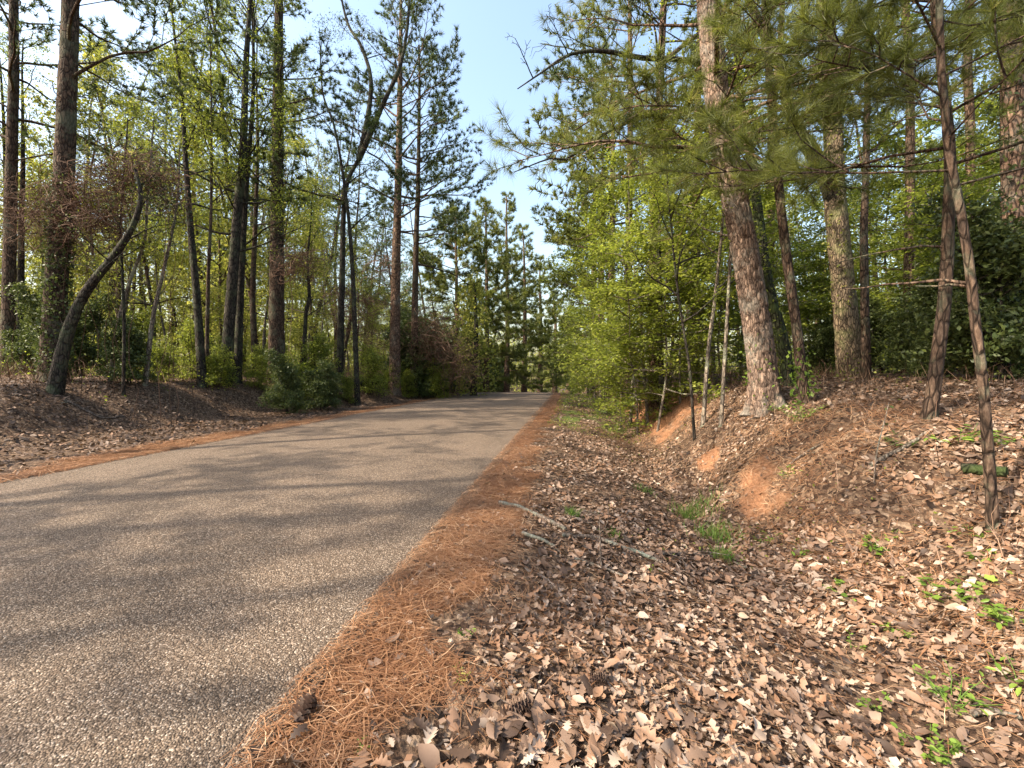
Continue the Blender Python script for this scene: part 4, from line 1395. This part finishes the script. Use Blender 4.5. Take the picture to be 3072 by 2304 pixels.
stick('fallen_branch', 'short mottled grey-green branch near the straw edge of the ditch', [(1078, 1090), (1120, 1100), (1165, 1120), (1222, 1150)], .028, .022, 'stick', seed=1)
stick('fallen_branch', 'pale thin branch lying below the mottled one in the dead leaves', [(1128, 1156), (1165, 1170), (1200, 1187)], .02, .013, 'stick', seed=2)
stick('fallen_branch', 'long straight pale branch lying across the leaves toward the ditch', [(1215, 1160), (1290, 1168), (1330, 1183), (1380, 1200), (1430, 1221)], .022, .016, 'stick', seed=3)
stick('fallen_branch', 'pale branch pointing at the lower right, broken end toward the camera', [(1240, 1212), (1300, 1232), (1368, 1258)], .016, .012, 'stick', seed=4)
stick('fallen_branch', 'grey curved branch running into the hollow of the ditch', [(1430, 1200), (1510, 1204), (1560, 1210), (1610, 1232)], .017, .011, 'stick', seed=5, twigs=2)
stick('fallen_branch', 'lichen-specked branch slanting down the right bank under the young pine', [(1880, 1010), (1925, 985), (1970, 960), (2000, 940)], .022, .016, 'bark_grey', seed=6)
stick('fallen_branch', 'bare twig running down the middle of the right bank', [(1700, 1012), (1735, 985), (1770, 965)], .012, .008, 'stick', seed=7, twigs=2)
stick('fallen_branch', 'pale forked dead branch on the dark left bank', [(140, 866), (185, 888), (225, 905), (268, 900)], .03, .018, 'stick', seed=8, twigs=3)
stick('fallen_log', 'small mossy log on the right bank against the thin young pine', [(2078, 1022), (2120, 1024), (2175, 1030)], .05, .045, 'bark_moss', 'log', seed=9, sides=10)
stick('fallen_log', 'dark mossy log end poking from the left bank beside the road', [(775, 832), (800, 830), (828, 829)], .14, .12, 'bark_moss', 'log', seed=10, sides=10)
stick('fallen_branch', 'brown stick lying in the leaves right of the hollow', [(1735, 1385), (1790, 1387), (1848, 1380)], .009, .006, 'bark_brown', seed=11)
stick('fallen_branch', 'grey weathered branch on the leaves at the lower right corner', [(2100, 1552), (2140, 1545), (2205, 1560)], .016, .012, 'stick', seed=12)


def bank_vine(label, px_pts, seed):
    """thin living stem climbing free of the bank"""
    rng = np.random.default_rng(seed)
    g = ground_at(*px_pts[0])
    W = np.array([at(px, py, g[1] + .05 * i) for i, (px, py) in enumerate(px_pts)]); W[0] = g
    P = resample(W, .06); mb = MB(); tube(mb, P, np.linspace(.009, .004, len(P)), 5)
    for k in range(4):
        i = rng.integers(len(P) // 3, len(P)); B = grow(P[i], rng.normal(0, 1, 3) + np.array([0, 0, .6]), .2 + .2 * rng.random(), 5, rng, .25)
        tube(mb, B, np.linspace(.004, .002, 6), 3)
    root = thing('woody_seedling', label, 'seedling', g)
    mb.build('stem', M['stick'], root, True, g)
    fm = MB(); leaves(fm, P[len(P) * 2 // 3:] + rng.normal(0, .05, P[len(P) * 2 // 3:].shape), rng, .045, .6)
    fm.build('foliage', M['leaf_dark'], root, False, g)


bank_vine('thin pale forked stem rising from the middle of the right bank', [(1888, 1045), (1892, 990), (1900, 950), (1912, 905), (1920, 870)], 651)
bank_vine('slender upright twig in front of the dark young-pine bank', [(1905, 1000), (1925, 975), (1950, 955), (1975, 945)], 652)
bank_vine('wispy bare stem standing in the leaves beside the long pale branch', [(1300, 1235), (1297, 1195), (1296, 1150), (1294, 1110)], 653)


def pine_cone(label, px, py, s, seed):
    rng = np.random.default_rng(seed)
    g = ground_at(px, py)
    mb = MB()
    a0 = rng.random() * 6.28
    ax = nrm(np.array([math.cos(a0), math.sin(a0), .35])); u = nrm(np.cross(ax, [0, 0, 1])); w = np.cross(ax, u)
    c0 = g + np.array([0, 0, s * .42])
    core = np.array([c0 - ax * s * .5, c0 - ax * s * .25, c0, c0 + ax * s * .3, c0 + ax * s * .55])
    tube(mb, core, np.array([.12, .22, .22, .15, .03]) * s, 8, .1)
    for k in range(74):                        # overlapping scales in spirals
        f = k / 74; th = k * 2.399
        r = s * (.20 + .26 * math.sin(PI * (.12 + .84 * f)) ** .8)
        rd = math.cos(th) * u + math.sin(th) * w; tg = -math.sin(th) * u + math.cos(th) * w
        b = c0 + ax * s * (f - .5) + rd * s * .1
        tip = c0 + ax * s * (f - .5 + .06) + rd * r
        hw = s * .12
        mb.add(np.array([b, tip - tg * hw - ax * .0 * s, tip + rd * s * .05 + ax * s * .03, tip + tg * hw]), np.array([[0, 1, 2, 3]]), .35 + .5 * rng.random())
    o = mb.build('pine_cone', M['cone'], None, False, g); o.location = g
    tag(o, label, 'pine cone')


pine_cone('dark pine cone lying on the straw at the road edge', 655, 1558, .10, 661)
pine_cone('open dark pine cone amid dead leaves at the lower middle', 1122, 1552, .11, 662)
pine_cone('pine cone among leaves right of the straw, farther than the lower one', 1290, 1481, .08, 663)
pine_cone('black pine cone beside the hollow at the lower right', 1690, 1380, .075, 664)


# ------------------------------------------------------------------ small plants
def lobed_leaf():
    a = np.linspace(-2.5, 2.5, 15)
    r = .62 + .38 * np.cos(a * 2.5) ** 2
    r[0] = r[-1] = .35
    V = [(0, 0, 0)] + [(.45 + r[i] * .62 * math.cos(a[i]), r[i] * .6 * math.sin(a[i]), .03 * math.cos(i * 2.1)) for i in range(15)]
    F = [(0, i, i + 1) for i in range(1, 15)]
    V[0] = (.2, 0, -.02)
    return np.array(V), np.array(F)


LOBED = lobed_leaf()
rp = np.array([[0, 0, 0], [.3, .3, .05], [.7, .32, .03], [1, 0, -.04], [.7, -.32, .03], [.3, -.3, .05], [.5, 0, -.02]])
ROUND = (rp, np.array([[6, 0, 1], [6, 1, 2], [6, 2, 3], [6, 3, 4], [6, 4, 5], [6, 5, 0]]))
ep = rp * np.array([1, .55, 1.6])
OVAL = (ep, ROUND[1])


def plant(label, px, py, h, spread, stems, nleaf, size, shape, seed, mat='leaf_plant', name='seedling'):
    rng = np.random.default_rng(seed)
    g = ground_at(px, py)
    sm, lm = MB(), MB()
    V, F = shape
    for s_ in range(stems):
        a = rng.random() * 2 * PI
        b = g + np.array([math.cos(a), math.sin(a), 0]) * spread * .35 * rng.random(); b[2] = gz(b[0], b[1]) - .01
        S = grow(b, [math.cos(a) * spread, math.sin(a) * spread, h], h * (.6 + .5 * rng.random()), 5, rng, .16)
        tube(sm, S, np.linspace(.004, .0018, 6), 4, .5)
        for k in range(nleaf):
            q = 1 + 4 * (k + .5) / nleaf; j = min(int(q), 4)
            p = S[j] + (S[j + 1] - S[j]) * (q - j)
            aa = k * 2.399 + rng.normal(0, .5)
            d = nrm(np.array([math.cos(aa), math.sin(aa), rng.normal(.1, .25)]))
            nv = nrm(np.array([0, 0, 1.0]) + rng.normal(0, .3, 3)); nv = nrm(nv - d * (nv @ d)); w = np.cross(nv, d)
            sz = size * rng.uniform(.6, 1.15); st = sz * .35
            lm.add(p + d * st + sz * (V[:, :1] * d + V[:, 1:2] * w + V[:, 2:] * nv), F, np.clip(rng.normal(.55, .2), 0, 1))
    root = thing(name, label, 'plant', g)
    sm.build('stem', M['grass'], root, True, g)
    lm.build('foliage', M[mat], root, False, g)


plant('bright lobed-leaf seedling cluster above the lower right leaves', 2035, 1290, .20, .30, 9, 6, .07, LOBED, 701)
plant('dark lobed seedlings just left of the bright cluster', 1822, 1285, .16, .22, 9, 5, .05, LOBED, 702)
plant('yellow-green plant cut by the right edge of the picture', 2195, 1345, .2, .2, 8, 6, .07, OVAL, 703)
plant('small round-leaved sprig standing alone below the hollow', 1845, 1402, .12, .05, 2, 7, .028, ROUND, 704)
plant('low plant with pointed leaves right of the lone sprig', 1945, 1368, .1, .16, 6, 5, .05, OVAL, 705)
plant('upright leafy weed in the pale leaves at the lower right', 2055, 1520, .2, .18, 9, 7, .045, OVAL, 706)
plant('patch of small round leaves at the bottom right', 2005, 1612, .12, .2, 12, 7, .034, ROUND, 707)
plant('sparse weed left of the bottom round-leaved patch', 1895, 1530, .09, .1, 5, 5, .03, ROUND, 708)
plant('single bright leaf clump at the right edge low down', 2200, 1475, .14, .1, 4, 5, .06, OVAL, 709)
plant('green weeds in the ditch right of the grass', 1660, 1165, .13, .32, 14, 6, .045, OVAL, 710)
plant('green sprigs on the ditch slope above the bright cluster', 1905, 1175, .15, .3, 12, 6, .05, LOBED, 711)
plant('small fern-green sprigs left of the dark lobed seedlings', 1720, 1190, .12, .25, 9, 6, .04, LOBED, 712)
plant('leafy green clump at the foot of the slim brown leaning trunk', 1735, 905, .32, .35, 16, 8, .05, ROUND, 713)
plant('broad-leaved green plant between the two young pines', 2075, 958, .25, .3, 8, 6, .09, OVAL, 714)
plant('glossy leaves beside the thin young pine at the right edge', 2190, 960, .25, .3, 8, 6, .08, OVAL, 715)
plant('low dark plants in front of the left young pine', 1935, 955, .14, .3, 9, 6, .05, OVAL, 716, 'leaf_dark')
plant('tiny green sprout amid straw near the road', 1005, 1372, .06, .06, 4, 4, .025, OVAL, 717)
plant('pale green weeds among the leaves beside the straw', 1000, 1462, .07, .12, 7, 5, .03, OVAL, 718, 'leaf_pale')
plant('small sprout in the straw at the bottom middle', 790, 1618, .05, .05, 3, 4, .03, OVAL, 719)
plant('two-leaved sprout in the bank soil near the right edge', 2120, 1215, .09, .12, 4, 5, .06, LOBED, 720)
plant('small green plant on the bare clay of the bank', 1705, 1025, .14, .14, 6, 6, .045, OVAL, 721)
plant('green weeds on the bank below the young pines', 2090, 1150, .1, .18, 6, 6, .045, OVAL, 722)
plant('leafy tuft at the foot of the big plated pine', 1690, 885, .2, .3, 10, 7, .045, ROUND, 723)


def grass_tuft(label, px, py, n, h, spread, seed):
    rng = np.random.default_rng(seed)
    g = ground_at(px, py)
    X = g[0] + rng.normal(0, spread, n); Y = g[1] + rng.normal(0, spread * 1.3, n)
    P = np.stack([X, Y, ground_z(X, Y) - .01], 1)
    d = nrm(np.concatenate([rng.normal(0, .35, (n, 2)), np.ones((n, 1))], 1))
    L = h * rng.uniform(.5, 1.2, (n, 1)); out = np.concatenate([d[:, :2], -.2 * np.ones((n, 1))], 1)
    sd = perp(d, rng) * .003
    B = P + d * L * .6; C = B + nrm(d + out * 1.2) * L * .5
    V = np.stack([P - sd, P + sd, B - sd, B + sd, C], 1).reshape(-1, 3)
    q = (np.arange(n) * 5)[:, None]
    mb = MB(); mb.add(V, q + np.array([[0, 1, 3, 2]]), np.repeat(np.clip(rng.normal(.4, .2, n), 0, 1), 5)); mb.t.append(q + np.array([[2, 3, 4]]))
    o = mb.build('grass_tuft', M['grass'], None, False, g); o.location = g
    tag(o, label, 'grass')


grass_tuft('green grass tuft in the ditch, the larger upper one', 1500, 1115, 260, .2, .13, 801)
grass_tuft('green grass tuft lower in the ditch below the larger one', 1545, 1165, 220, .2, .11, 802)
grass_tuft('grass tuft at the lower end of the ditch grass', 1565, 1212, 130, .16, .045, 803)
grass_tuft('lone dark grass tuft among leaves near the straw', 1236, 1118, 110, .14, .035, 804)
grass_tuft('small grass tuft just below the lone dark one', 1325, 1160, 70, .1, .03, 805)
grass_tuft('faint grass sprigs in the leaves at the ditch head', 1390, 1062, 90, .12, .08, 806)
print('objects', len(bpy.data.objects), 'tris', sum(len(m.loops) - 2 * len(m.polygons) for m in bpy.data.meshes))
